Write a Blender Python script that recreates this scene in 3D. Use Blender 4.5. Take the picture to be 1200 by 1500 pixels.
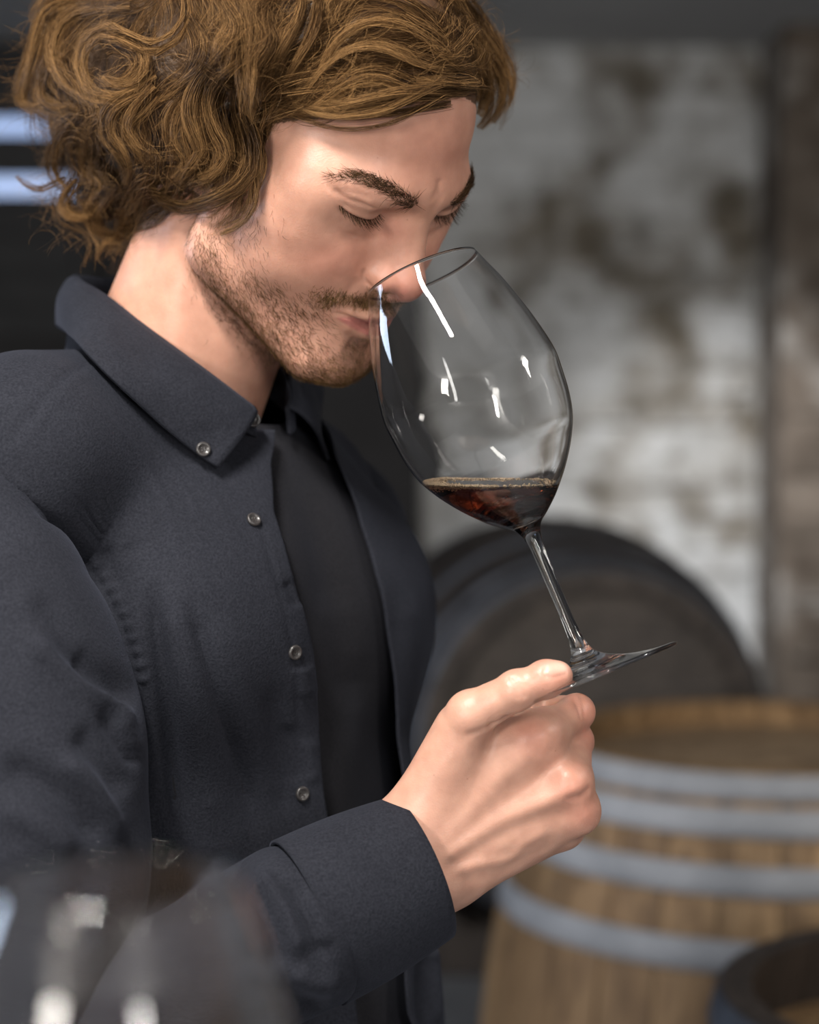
import bpy, bmesh, math, random
import numpy as np
from mathutils import Vector, Matrix

random.seed(7)
RNG = np.random.default_rng(7)
for _o in list(bpy.data.objects):
    bpy.data.objects.remove(_o)
SC = bpy.context.scene
COL = SC.collection

# ---------------------------------------------------------------- camera
FPX = 3000.0                    # focal length in pixels of the 1200x1500 frame
CAM_H = 1.45
PITCH = math.atan(200.0 / FPX)  # horizon on pixel row 550
FOCUS = 1.135
cam_d = bpy.data.cameras.new('camera')
cam = bpy.data.objects.new('camera', cam_d)
COL.objects.link(cam)
cam.location = (0, 0, CAM_H)
cam.rotation_euler = (math.pi / 2 - PITCH, 0, 0)
cam_d.sensor_fit = 'VERTICAL'
cam_d.sensor_height = 36.0
cam_d.lens = 36.0 * FPX / 1500.0
cam_d.clip_start = 0.05
cam_d.dof.use_dof = True
cam_d.dof.focus_distance = FOCUS
cam_d.dof.aperture_fstop = 4.0
SC.camera = cam
CF = np.array([0, math.cos(PITCH), -math.sin(PITCH)])
CU = np.array([0, math.sin(PITCH), math.cos(PITCH)])
CR = np.array([1.0, 0, 0])
CO = np.array([0, 0, CAM_H])


def ray(px, py):
    d = CF + CR * (px - 600) / FPX + CU * (750 - py) / FPX
    return d


def at(px, py, Y):
    """world point on the ray of a pixel at world depth Y (metres from the camera along +Y)"""
    d = ray(px, py)
    return CO + d * (Y / d[1])


def proj(p):
    d = np.asarray(p) - CO
    z = d @ CF
    return np.stack([600 + FPX * (d @ CR) / z, 750 - FPX * (d @ CU) / z], -1)


# ---------------------------------------------------------------- world, lights, exposure
w = bpy.data.worlds.new('cellar_air')
SC.world = w
w.use_nodes = True
w.node_tree.nodes['Background'].inputs[0].default_value = (0.75, 0.82, 1.0, 1)
w.node_tree.nodes['Background'].inputs[1].default_value = 0.012
SC.view_settings.view_transform = 'Standard'
SC.view_settings.look = 'None'
SC.view_settings.gamma = 1.0
SC.view_settings.use_curve_mapping = False
SC.view_settings.exposure = 0.18


def area(name, loc, target, sx, sy, power, color, spread=180):
    l = bpy.data.lights.new(name, 'AREA')
    l.shape = 'RECTANGLE'
    l.size = sx
    l.size_y = sy
    l.energy = power
    l.color = color
    l.spread = math.radians(spread)
    o = bpy.data.objects.new(name, l)
    COL.objects.link(o)
    o.location = loc
    d = Vector(target) - Vector(loc)
    o.rotation_euler = d.to_track_quat('-Z', 'Y').to_euler()
    return o


def spot(name, loc, target, power, color, ang, blend=.5, radius=.05):
    l = bpy.data.lights.new(name, 'SPOT')
    l.energy = power
    l.color = color
    l.spot_size = math.radians(ang)
    l.spot_blend = blend
    l.shadow_soft_size = radius
    o = bpy.data.objects.new(name, l)
    COL.objects.link(o)
    o.location = loc
    d = Vector(target) - Vector(loc)
    o.rotation_euler = d.to_track_quat('-Z', 'Y').to_euler()
    return o


# every lamp and window is out of the picture; each one shows as a highlight in the crystal or as a pool of light
STRIP = area('ceiling_strip_offscreen', (-0.36, 0.48, 2.31), (-0.36, 0.48, 0.0), 0.11, 0.55, 33, (1.0, 0.955, 0.89))
STRIP.rotation_euler = (0, 0, math.radians(21))
area('lamp_rear_left_offscreen', (-2.10, -1.95, 1.80), (-0.1, 1.2, 1.45), 0.60, 1.05, 80, (1.0, 0.95, 0.88))
area('lamp_rear_right_offscreen', (1.10, -2.12, 1.85), (0.0, 0.8, 1.4), 0.22, 0.85, 34, (1.0, 0.97, 0.93))
area('window_left_offscreen', (-2.28, 2.0, 1.55), (0.0, 2.0, 1.45), 0.7, 0.9, 16, (0.66, 0.79, 1.0))
area('ceiling_panel_right_offscreen', (1.60, 0.75, 2.30), (1.30, 1.3, 0.0), 0.25, 0.25, 12, (1.0, 0.95, 0.88))
spot('ceiling_spot_wall_offscreen', (0.30, 3.5, 2.30), (0.86, 5.6, 1.0), 250, (0.97, 0.98, 1.0), 32, 1.0, .06)

# ---------------------------------------------------------------- helpers: objects
def mesh_obj(name, verts, faces, mat=None, parent=None, smooth=True, link=True):
    me = bpy.data.meshes.new(name)
    verts = np.asarray(verts, dtype=np.float32)
    if isinstance(faces, np.ndarray) and faces.ndim == 2:
        nv, nf, k = len(verts), len(faces), faces.shape[1]
        me.vertices.add(nv)
        me.vertices.foreach_set('co', verts.ravel())
        me.loops.add(nf * k)
        me.loops.foreach_set('vertex_index', faces.astype(np.int32).ravel())
        me.polygons.add(nf)
        me.polygons.foreach_set('loop_start', np.arange(0, nf * k, k, dtype=np.int32))
        me.polygons.foreach_set('loop_total', np.full(nf, k, dtype=np.int32))
        me.update(calc_edges=True)
    else:
        me.from_pydata([tuple(v) for v in verts.tolist()], [], [tuple(f) for f in faces])
        me.update()
    if smooth:
        me.polygons.foreach_set('use_smooth', np.ones(len(me.polygons), dtype=bool))
    o = bpy.data.objects.new(name, me)
    if link:
        COL.objects.link(o)
    if mat:
        me.materials.append(mat)
    if parent:
        o.parent = parent
    return o


def tag(o, label=None, cat=None, group=None, kind=None):
    if label: o['label'] = label
    if cat: o['category'] = cat
    if group: o['group'] = group
    if kind: o['kind'] = kind
    return o


def empty(name, loc=(0, 0, 0), rot=(0, 0, 0), parent=None):
    o = bpy.data.objects.new(name, None)
    COL.objects.link(o)
    o.location = loc
    o.rotation_euler = rot
    if parent: o.parent = parent
    o.empty_display_size = 0.05
    return o


def copy_part(src, parent, loc=None, rot=None, scale=None):
    c = src.copy()
    COL.objects.link(c)
    c.parent = parent
    if loc is not None: c.location = loc
    if rot is not None: c.rotation_euler = rot
    if scale is not None: c.scale = scale
    return c


class MB:
    """collects vertices and faces for one mesh"""
    def __init__(s):
        s.v, s.f = [], []

    def add(s, v, f):
        n = len(s.v)
        s.v += [tuple(map(float, p)) for p in v]
        s.f += [tuple(int(i) + n for i in q) for q in f]

    def box(s, lo, hi, bev=0.0):
        x0, y0, z0 = lo
        x1, y1, z1 = hi
        if bev <= 0:
            s.add([(x0, y0, z0), (x1, y0, z0), (x1, y1, z0), (x0, y1, z0), (x0, y0, z1), (x1, y0, z1), (x1, y1, z1), (x0, y1, z1)],
                  [(0, 3, 2, 1), (4, 5, 6, 7), (0, 1, 5, 4), (1, 2, 6, 5), (2, 3, 7, 6), (3, 0, 4, 7)])
            return
        bm = bmesh.new()
        bmesh.ops.create_cube(bm, size=1.0)
        for q in bm.verts:
            q.co = ((q.co.x + .5) * (x1 - x0) + x0, (q.co.y + .5) * (y1 - y0) + y0, (q.co.z + .5) * (z1 - z0) + z0)
        bmesh.ops.bevel(bm, geom=bm.edges[:], offset=bev, segments=1, affect='EDGES')
        bm.verts.index_update()
        s.add([v.co for v in bm.verts], [[v.index for v in f.verts] for f in bm.faces])
        bm.free()

    def lathe(s, prof, n=48, cap=False):
        """prof: list of (r, z) around the z axis"""
        a = np.linspace(0, 2 * math.pi, n, endpoint=False)
        b = len(s.v)
        for r, z in prof:
            for t in a:
                s.v.append((r * math.cos(t), r * math.sin(t), z))
        for i in range(len(prof) - 1):
            for j in range(n):
                k = (j + 1) % n
                s.f.append((b + i * n + j, b + i * n + k, b + (i + 1) * n + k, b + (i + 1) * n + j))
        if cap:
            s.f.append(tuple(b + j for j in range(n - 1, -1, -1)))
            m = b + (len(prof) - 1) * n
            s.f.append(tuple(m + j for j in range(n)))

    def tube(s, pts, rad, n=8, cap=True):
        v, f = tube_arrays(np.asarray(pts, float), rad, n, cap)
        s.add(v, f)

    def build(s, name, mat=None, parent=None, smooth=False, link=True):
        return mesh_obj(name, s.v, s.f, mat, parent, smooth, link)


def tube_arrays(P, rad, n=8, cap=True):
    P = np.asarray(P, float)
    m = len(P)
    rad = np.broadcast_to(np.asarray(rad, float), (m,))
    T = np.gradient(P, axis=0)
    T /= np.linalg.norm(T, axis=1)[:, None] + 1e-12
    up = np.array([0, 0, 1.0]) if abs(T[0, 2]) < .9 else np.array([1.0, 0, 0])
    N = np.zeros_like(P)
    N[0] = np.cross(T[0], up)
    N[0] /= np.linalg.norm(N[0])
    for i in range(1, m):
        q = N[i - 1] - T[i] * (N[i - 1] @ T[i])
        N[i] = q / (np.linalg.norm(q) + 1e-12)
    B = np.cross(T, N)
    a = np.linspace(0, 2 * math.pi, n, endpoint=False)
    V = P[:, None, :] + rad[:, None, None] * (N[:, None, :] * np.cos(a)[None, :, None] + B[:, None, :] * np.sin(a)[None, :, None])
    V = V.reshape(-1, 3)
    F = []
    for i in range(m - 1):
        for j in range(n):
            k = (j + 1) % n
            F.append((i * n + j, i * n + k, (i + 1) * n + k, (i + 1) * n + j))
    if cap:
        F.append(tuple(range(n - 1, -1, -1)))
        F.append(tuple((m - 1) * n + j for j in range(n)))
    return V, F


def catmull(pts, n):
    """smooth curve through pts resampled evenly to n points"""
    P = np.asarray(pts, float)
    if len(P) == 2:
        t = np.linspace(0, 1, n)[:, None]
        return P[0] * (1 - t) + P[1] * t
    Q = np.vstack([2 * P[0] - P[1], P, 2 * P[-1] - P[-2]])
    out = []
    for i in range(1, len(Q) - 2):
        t = np.linspace(0, 1, 12, endpoint=False)[:, None]
        a, b, c, d = Q[i - 1], Q[i], Q[i + 1], Q[i + 2]
        out.append(.5 * (2 * b + (c - a) * t + (2 * a - 5 * b + 4 * c - d) * t ** 2 + (3 * b - a - 3 * c + d) * t ** 3))
    out = np.vstack(out + [P[-1:]])
    s = np.concatenate([[0], np.cumsum(np.linalg.norm(np.diff(out[:, :3], axis=0), axis=1))])
    u = np.linspace(0, s[-1], n)
    return np.stack([np.interp(u, s, out[:, k]) for k in range(out.shape[1])], 1)


# ---------------------------------------------------------------- helpers: materials
def new_mat(name):
    m = bpy.data.materials.new(name)
    m.use_nodes = True
    nt = m.node_tree
    return m, nt, nt.nodes['Principled BSDF']


def N(nt, typ, **kw):
    n = nt.nodes.new(typ)
    for k, v in kw.items():
        if k.startswith('i_'):
            n.inputs[k[2:].replace('_', ' ')].default_value = v
        else:
            setattr(n, k, v)
    return n


def ramp(nt, src, stops):
    r = nt.nodes.new('ShaderNodeValToRGB')
    e = r.color_ramp.elements
    while len(e) < len(stops): e.new(.5)
    for x, (p, c) in zip(e, stops):
        x.position = p
        x.color = (*c, 1) if len(c) == 3 else c
    nt.links.new(src, r.inputs[0])
    return r.outputs[0]


def noise_mat(name, c1, c2, scale=8, rough=.6, bump=0.0, stretch=(1, 1, 1), detail=5, metal=0, lo=.35, hi=.65, coord='Object', bscale=None, spec=.5):
    m, nt, b = new_mat(name)
    tc = N(nt, 'ShaderNodeTexCoord')
    mp = N(nt, 'ShaderNodeMapping')
    mp.inputs['Scale'].default_value = stretch
    nt.links.new(tc.outputs[coord], mp.inputs[0])
    no = N(nt, 'ShaderNodeTexNoise')
    no.inputs['Scale'].default_value = scale
    no.inputs['Detail'].default_value = detail
    nt.links.new(mp.outputs[0], no.inputs['Vector'])
    nt.links.new(ramp(nt, no.outputs['Fac'], [(lo, c1), (hi, c2)]), b.inputs['Base Color'])
    b.inputs['Roughness'].default_value = rough
    b.inputs['Metallic'].default_value = metal
    b.inputs['Specular IOR Level'].default_value = spec
    if bump:
        bp = N(nt, 'ShaderNodeBump')
        bp.inputs['Strength'].default_value = bump
        bp.inputs['Distance'].default_value = .01
        n2 = no
        if bscale:
            n2 = N(nt, 'ShaderNodeTexNoise')
            n2.inputs['Scale'].default_value = bscale
            n2.inputs['Detail'].default_value = 4
            nt.links.new(mp.outputs[0], n2.inputs['Vector'])
        nt.links.new(n2.outputs['Fac'], bp.inputs['Height'])
        nt.links.new(bp.outputs[0], b.inputs['Normal'])
    return m


# ---------------------------------------------------------------- helpers: signed distance sculpting
class Field:
    """a signed distance grid in millimetres; shapes are smoothly joined or carved"""
    def __init__(s, lo, hi, h):
        s.lo = np.array(lo, float)
        s.h = h
        s.n = np.ceil((np.array(hi, float) - s.lo) / h).astype(int) + 1
        s.ax = [np.float32(s.lo[i] + h * np.arange(s.n[i])) for i in range(3)]
        s.V = np.full(tuple(s.n), 60.0, dtype=np.float32)

    def _sub(s, lo, hi, sym):
        sl, ax = [], []
        for i in range(3):
            a, b = lo[i], hi[i]
            if i == 0 and sym:
                b = max(abs(a), abs(b)); a = -b
            i0 = int(np.clip(math.floor((a - s.lo[i]) / s.h), 0, s.n[i]))
            i1 = int(np.clip(math.ceil((b - s.lo[i]) / s.h) + 1, 0, s.n[i]))
            sl.append(slice(i0, i1))
            ax.append(s.ax[i][i0:i1])
        X = ax[0][:, None, None]
        if sym: X = np.abs(X)
        return tuple(sl), X, ax[1][None, :, None], ax[2][None, None, :]

    def _put(s, sl, d, k, op):
        a = s.V[sl]
        if a.size == 0: return
        if op == 'add':
            h = np.maximum(k - np.abs(a - d), 0) / k
            s.V[sl] = np.minimum(a, d) - h * h * k * .25
        else:
            d = -d
            h = np.maximum(k - np.abs(a - d), 0) / k
            s.V[sl] = np.maximum(a, d) + h * h * k * .25

    def ell(s, c, r, k=6, op='add', sym=True, rot=None):
        c = np.array(c, float); r = np.array(r, float)
        m = max(r) + k + 6 if rot is not None else r + k + 6
        sl, X, Y, Z = s._sub(c - m, c + m, sym)
        x, y, z = X - c[0], Y - c[1], Z - c[2]
        if rot is not None:
            M = np.array(Matrix.Rotation(math.radians(rot[0]), 3, 'X') @ Matrix.Rotation(math.radians(rot[1]), 3, 'Y') @ Matrix.Rotation(math.radians(rot[2]), 3, 'Z'))
            x, y, z = (M[0, 0] * x + M[1, 0] * y + M[2, 0] * z), (M[0, 1] * x + M[1, 1] * y + M[2, 1] * z), (M[0, 2] * x + M[1, 2] * y + M[2, 2] * z)
        k0 = np.sqrt((x / r[0]) ** 2 + (y / r[1]) ** 2 + (z / r[2]) ** 2)
        k1 = np.sqrt((x / r[0] ** 2) ** 2 + (y / r[1] ** 2) ** 2 + (z / r[2] ** 2) ** 2) + 1e-6
        s._put(sl, k0 * (k0 - 1) / k1, k, op)

    def cone(s, a, b, ra, rb, k=6, op='add', sym=True):
        a = np.array(a, float); b = np.array(b, float)
        m = max(ra, rb) + k + 6
        sl, X, Y, Z = s._sub(np.minimum(a, b) - m, np.maximum(a, b) + m, sym)
        ba = b - a
        x, y, z = X - a[0], Y - a[1], Z - a[2]
        t = np.clip((x * ba[0] + y * ba[1] + z * ba[2]) / (ba @ ba + 1e-9), 0, 1)
        d = np.sqrt((x - t * ba[0]) ** 2 + (y - t * ba[1]) ** 2 + (z - t * ba[2]) ** 2) - (ra + (rb - ra) * t)
        s._put(sl, d, k, op)

    def path(s, pts, rad, k=4, op='add', sym=True):
        rad = np.broadcast_to(np.asarray(rad, float), (len(pts),))
        pts = np.asarray(pts, float)
        m = rad.max() + k + 6
        sl, X, Y, Z = s._sub(pts.min(0) - m, pts.max(0) + m, sym)
        D = None
        for i in range(len(pts) - 1):
            a, b = pts[i], pts[i + 1]
            ba = b - a
            x, y, z = X - a[0], Y - a[1], Z - a[2]
            t = np.clip((x * ba[0] + y * ba[1] + z * ba[2]) / (ba @ ba + 1e-9), 0, 1)
            d = np.sqrt((x - t * ba[0]) ** 2 + (y - t * ba[1]) ** 2 + (z - t * ba[2]) ** 2) - (rad[i] + (rad[i + 1] - rad[i]) * t)
            D = d if D is None else np.minimum(D, d)
        s._put(sl, D, k, op)

    def sample(s, P):
        q = (P - s.lo) / s.h
        i = np.clip(np.floor(q).astype(int), 0, s.n - 2)
        t = np.clip(q - i, 0, 1)
        out = 0
        for a in (0, 1):
            for b in (0, 1):
                for c in (0, 1):
                    w_ = (t[:, 0] if a else 1 - t[:, 0]) * (t[:, 1] if b else 1 - t[:, 1]) * (t[:, 2] if c else 1 - t[:, 2])
                    out = out + w_ * s.V[i[:, 0] + a, i[:, 1] + b, i[:, 2] + c]
        return out

    def grad(s, P):
        e = s.h
        g = np.stack([s.sample(P + d) - s.sample(P - d) for d in np.eye(3) * e], 1)
        return g / (np.linalg.norm(g, axis=1)[:, None] + 1e-9)

    def pick(s, pix, w2l, l2w, dmin=.95, dmax=1.45):
        """where the rays of some photo pixels meet the surface (local millimetres)"""
        out = []
        T = np.linspace(dmin, dmax, 700)
        for px, py in pix:
            d = ray(px, py)
            W = CO + d[None, :] * (T / d[1])[:, None]
            Lp = w2l(W)
            ins = ((Lp > s.lo) & (Lp < s.lo + s.h * (s.n - 1))).all(1)
            v = np.where(ins, s.sample(Lp), 50)
            j = np.argmax(v < 0) if (v < 0).any() else int(np.argmin(v))
            out.append(Lp[j])
        return np.array(out)

    def mesh(s, smooth=2):
        V, n = s.V, s.n
        S = V < 0
        c = np.zeros(tuple(n - 1), dtype=np.int8)
        for i in (0, 1):
            for j in (0, 1):
                for k in (0, 1):
                    c += S[i:n[0] - 1 + i, j:n[1] - 1 + j, k:n[2] - 1 + k]
        act = (c > 0) & (c < 8)
        idx = np.full(act.shape, -1, dtype=np.int32)
        I = np.argwhere(act)
        idx[act] = np.arange(len(I))
        P = np.zeros((len(I), 3)); W = np.zeros(len(I))
        cor = [(i, j, k) for i in (0, 1) for j in (0, 1) for k in (0, 1)]
        val = {q: V[I[:, 0] + q[0], I[:, 1] + q[1], I[:, 2] + q[2]] for q in cor}
        for q in cor:
            for axx in range(3):
                if q[axx] == 1: continue
                q2 = list(q); q2[axx] = 1; q2 = tuple(q2)
                a, b = val[q], val[q2]
                m = (a < 0) != (b < 0)
                t = np.where(m, a / np.where(m, a - b, 1), 0)
                p = np.tile(np.array(q, float), (len(I), 1))
                p[:, axx] = t
                P += p * m[:, None]; W += m
        P = (I + P / W[:, None]) * s.h + s.lo
        quads = []
        for axx in range(3):
            u, v = [a for a in range(3) if a != axx]
            sl0 = [slice(None)] * 3; sl1 = [slice(None)] * 3
            sl0[axx] = slice(0, n[axx] - 1); sl1[axx] = slice(1, n[axx])
            for a in (u, v):
                sl0[a] = slice(1, n[a] - 1); sl1[a] = slice(1, n[a] - 1)
            a, b = S[tuple(sl0)], S[tuple(sl1)]
            E = np.argwhere(a != b)
            if len(E) == 0: continue
            flip = a[tuple(E.T)]
            base = E.copy()
            base[:, u] += 1; base[:, v] += 1
            def cell(du, dv):
                q = base.copy(); q[:, u] += du; q[:, v] += dv
                return idx[q[:, 0], q[:, 1], q[:, 2]]
            Q = np.stack([cell(-1, -1), cell(0, -1), cell(0, 0), cell(-1, 0)], 1)
            if axx == 1: flip = ~flip
            Q[~flip] = Q[~flip][:, ::-1]
            quads.append(Q)
        F = np.vstack(quads)
        F = F[(F >= 0).all(1)]
        for _ in range(smooth):
            P = laplace(P, F, .5)
        return P, F


def laplace(P, F, w):
    A = np.zeros_like(P); C = np.zeros(len(P))
    for i in range(4):
        a, b = F[:, i], F[:, (i + 1) % 4]
        for k in range(3):
            A[:, k] += np.bincount(a, P[b, k], len(P)) + np.bincount(b, P[a, k], len(P))
        C += np.bincount(a, minlength=len(P)) + np.bincount(b, minlength=len(P))
    A /= np.maximum(C, 1)[:, None]
    return P * (1 - w) + A * w


def vnormals(P, F):
    n = np.cross(P[F[:, 2]] - P[F[:, 0]], P[F[:, 3]] - P[F[:, 1]])
    out = np.zeros_like(P)
    for i in range(4):
        for k in range(3):
            out[:, k] += np.bincount(F[:, i], n[:, k], len(P))
    return out / (np.linalg.norm(out, axis=1)[:, None] + 1e-12)


def gauss(P, c, r):
    r = np.asarray(r, float)
    return np.exp(-(((P - np.array(c, float)) / r) ** 2).sum(1))


def sstep(x, a, b):
    t = np.clip((x - a) / (b - a), 0, 1)
    return t * t * (3 - 2 * t)


def set_color(o, name, rgb):
    at_ = o.data.color_attributes.new(name, 'FLOAT_COLOR', 'POINT')
    a = np.ones((len(o.data.vertices), 4), dtype=np.float32)
    a[:, :3] = rgb
    at_.data.foreach_set('color', a.ravel())


def set_float(o, name, val):
    at_ = o.data.attributes.new(name, 'FLOAT', 'POINT')
    at_.data.foreach_set('value', np.asarray(val, dtype=np.float32))
# ================================================================ the cellar
CEIL, BACK, LEFT, RIGHT, REAR = 2.34, 5.6, -2.3, 2.3, -2.2

def whitewash_mat(name, paint, stone, lo, hi, seed):
    """old whitewash worn off rough masonry"""
    m, nt, b = new_mat(name)
    g = N(nt, 'ShaderNodeNewGeometry')
    mp = N(nt, 'ShaderNodeMapping'); mp.inputs['Location'].default_value = (seed, seed * .7, 0)
    nt.links.new(g.outputs['Position'], mp.inputs[0])
    n1 = N(nt, 'ShaderNodeTexNoise'); n1.inputs['Scale'].default_value = 2.6; n1.inputs['Detail'].default_value = 8; n1.inputs['Roughness'].default_value = .62
    n2 = N(nt, 'ShaderNodeTexNoise'); n2.inputs['Scale'].default_value = 9; n2.inputs['Detail'].default_value = 6
    n3 = N(nt, 'ShaderNodeTexNoise'); n3.inputs['Scale'].default_value = 40; n3.inputs['Detail'].default_value = 5
    for n in (n1, n2, n3): nt.links.new(mp.outputs[0], n.inputs['Vector'])
    a = N(nt, 'ShaderNodeMath', operation='MULTIPLY_ADD'); a.inputs[1].default_value = .45
    nt.links.new(n2.outputs['Fac'], a.inputs[0]); nt.links.new(n1.outputs['Fac'], a.inputs[2])
    sc = ramp(nt, n2.outputs['Fac'], [(.3, stone[0]), (.7, stone[1])])
    mk = ramp(nt, a.outputs[0], [(lo, (0, 0, 0)), (hi, (1, 1, 1))])
    pc = ramp(nt, n3.outputs['Fac'], [(.3, paint[0]), (.7, paint[1])])
    mx = N(nt, 'ShaderNodeMix', data_type='RGBA')
    nt.links.new(mk, mx.inputs[0]); nt.links.new(sc, mx.inputs[6]); nt.links.new(pc, mx.inputs[7])
    nt.links.new(mx.outputs[2], b.inputs['Base Color'])
    b.inputs['Roughness'].default_value = .9
    bp = N(nt, 'ShaderNodeBump'); bp.inputs['Strength'].default_value = .6; bp.inputs['Distance'].default_value = .01
    nt.links.new(n3.outputs['Fac'], bp.inputs['Height']); nt.links.new(bp.outputs[0], b.inputs['Normal'])
    return m

WASH = whitewash_mat('worn_whitewash', ((.50, .50, .49), (.62, .62, .61)), ((.105, .088, .064), (.235, .20, .155)), .60, .80, 3.1)
PILLARM = whitewash_mat('pillar_brick', ((.36, .34, .31), (.46, .44, .41)), ((.07, .052, .038), (.18, .145, .115)), .74, .92, 8.4)
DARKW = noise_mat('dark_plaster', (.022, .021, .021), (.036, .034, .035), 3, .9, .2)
CEILM = noise_mat('grey_plaster', (.42, .42, .42), (.52, .52, .515), 2, .9, .15)
FLOORM = noise_mat('pale_concrete', (.24, .245, .26), (.36, .37, .39), 2.5, .75, .25, bscale=20)
SIDEM = noise_mat('cellar_side_plaster', (.10, .095, .09), (.16, .15, .14), 2, .9, .2)

def slab(name, lo, hi, mat):
    b = MB(); b.box(lo, hi)
    o = b.build(name, mat); o['kind'] = 'structure'
    return o

slab('floor', (LEFT - .2, REAR - .2, -.1), (RIGHT + .2, BACK + .5, 0), FLOORM)
slab('ceiling', (LEFT - .2, REAR - .2, CEIL), (RIGHT + .2, BACK + .5, CEIL + .1), CEILM)
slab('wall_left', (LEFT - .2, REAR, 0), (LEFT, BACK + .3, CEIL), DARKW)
slab('wall_right', (RIGHT, REAR, 0), (RIGHT + .2, BACK + .3, CEIL), SIDEM)
slab('wall_rear', (LEFT, REAR - .2, 0), (RIGHT, REAR, CEIL), SIDEM)
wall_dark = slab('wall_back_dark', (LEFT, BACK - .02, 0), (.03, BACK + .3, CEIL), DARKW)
MORT = whitewash_mat('mortar', ((.44, .44, .43), (.54, .54, .53)), ((.10, .085, .064), (.21, .18, .14)), .60, .80, 3.1)
wall_b = slab('wall_back', (.03, BACK + .03, 0), (RIGHT, BACK + .3, CEIL), MORT)
pil = slab('wall_pillar', (.955, BACK - .32, 0), (1.62, BACK + .03, CEIL), PILLARM)

def brick_mesh(name, w_, h_, d_, seed):
    r = np.random.default_rng(seed)
    bm = bmesh.new()
    bmesh.ops.create_cube(bm, size=1.0)
    bmesh.ops.bevel(bm, geom=bm.edges[:], offset=.09, segments=1, affect='EDGES')
    for v in bm.verts:
        v.co = Vector((v.co.x * w_, v.co.y * d_, v.co.z * h_)) + Vector(r.normal(0, .0045, 3))
    me = bpy.data.meshes.new(name)
    bm.to_mesh(me); bm.free()
    return me

def brickwork(parent, x0, x1, y, z0, z1, mat, bw, bh, seed):
    r = np.random.default_rng(seed)
    var = [brick_mesh('brick', bw * (1 + .1 * (k - 1.5) / 1.5), bh, .07, seed * 10 + k) for k in range(4)]
    for me in var: me.materials.append(mat)
    z = z0 + bh / 2; row = 0
    while z + bh / 2 < z1:
        x = x0 + bw * (.5 if row % 2 else 0.02) + r.uniform(-.02, .02)
        while x < x1 - bw * .3:
            wv = r.uniform(.85, 1.1)
            cx = min(x + bw * wv / 2, x1 - bw * wv / 2 + .01)
            o = bpy.data.objects.new('brick', var[r.integers(0, 4)])
            COL.objects.link(o); o.parent = parent
            o.location = (cx, y + r.uniform(-.008, .010), z + r.normal(0, .003))
            o.rotation_euler = (r.normal(0, .02), r.normal(0, .012), r.normal(0, .02))
            o.scale = (wv, 1, r.uniform(.92, 1.05))
            x += bw * wv + .012
        z += bh + .011; row += 1
brickwork(wall_b, .04, .955, BACK + .053, .40, CEIL, WASH, .235, .072, 2)
brickwork(pil, .96, 1.62, BACK - .297, .40, CEIL, PILLARM, .215, .068, 5)

# shuttered window in the dark wall: daylight in the two gaps between the boards
WBLACK = noise_mat('black_wood', (.010, .010, .011), (.02, .019, .019), 8, .7)
SKYM, snt, sb = new_mat('daylight_glass')
sb.inputs['Base Color'].default_value = (.1, .13, .2, 1)
sb.inputs['Emission Color'].default_value = (.46, .62, 1.0, 1)
sb.inputs['Emission Strength'].default_value = .85
sb.inputs['Roughness'].default_value = .2
wx0, wx1 = -1.45, -.90
b = MB(); b.box((wx0, BACK - .035, 1.62), (wx1, BACK - .015, 2.26))
win = b.build('window_1', SKYM); win['kind'] = 'structure'
def zrow(py, Y=BACK - .06): return float(at(0, py, Y)[2])
b = MB()
for lo, hi in (((wx0 - .05, 1.57), (wx0, 2.31)), ((wx1, 1.57), (wx1 + .05, 2.31)), ((wx0, 1.57), (wx1, 1.62)), ((wx0, 2.26), (wx1, 2.31))):
    b.box((lo[0], BACK - .07, lo[1]), (hi[0], BACK - .01, hi[1]), .006)
b.build('window_frame', WBLACK, win)
ys = [(40, 172), (199, 258), (287, 345), (345, 400), (400, 455), (455, 490)]
for a_, c_ in ys:
    b = MB(); b.box((wx0, BACK - .075, zrow(c_) - .002), (wx1, BACK - .05 - .001 * (a_ % 2), min(zrow(a_), 2.26) + .002))
    b.build('shutter_board', WBLACK, win)

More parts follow.
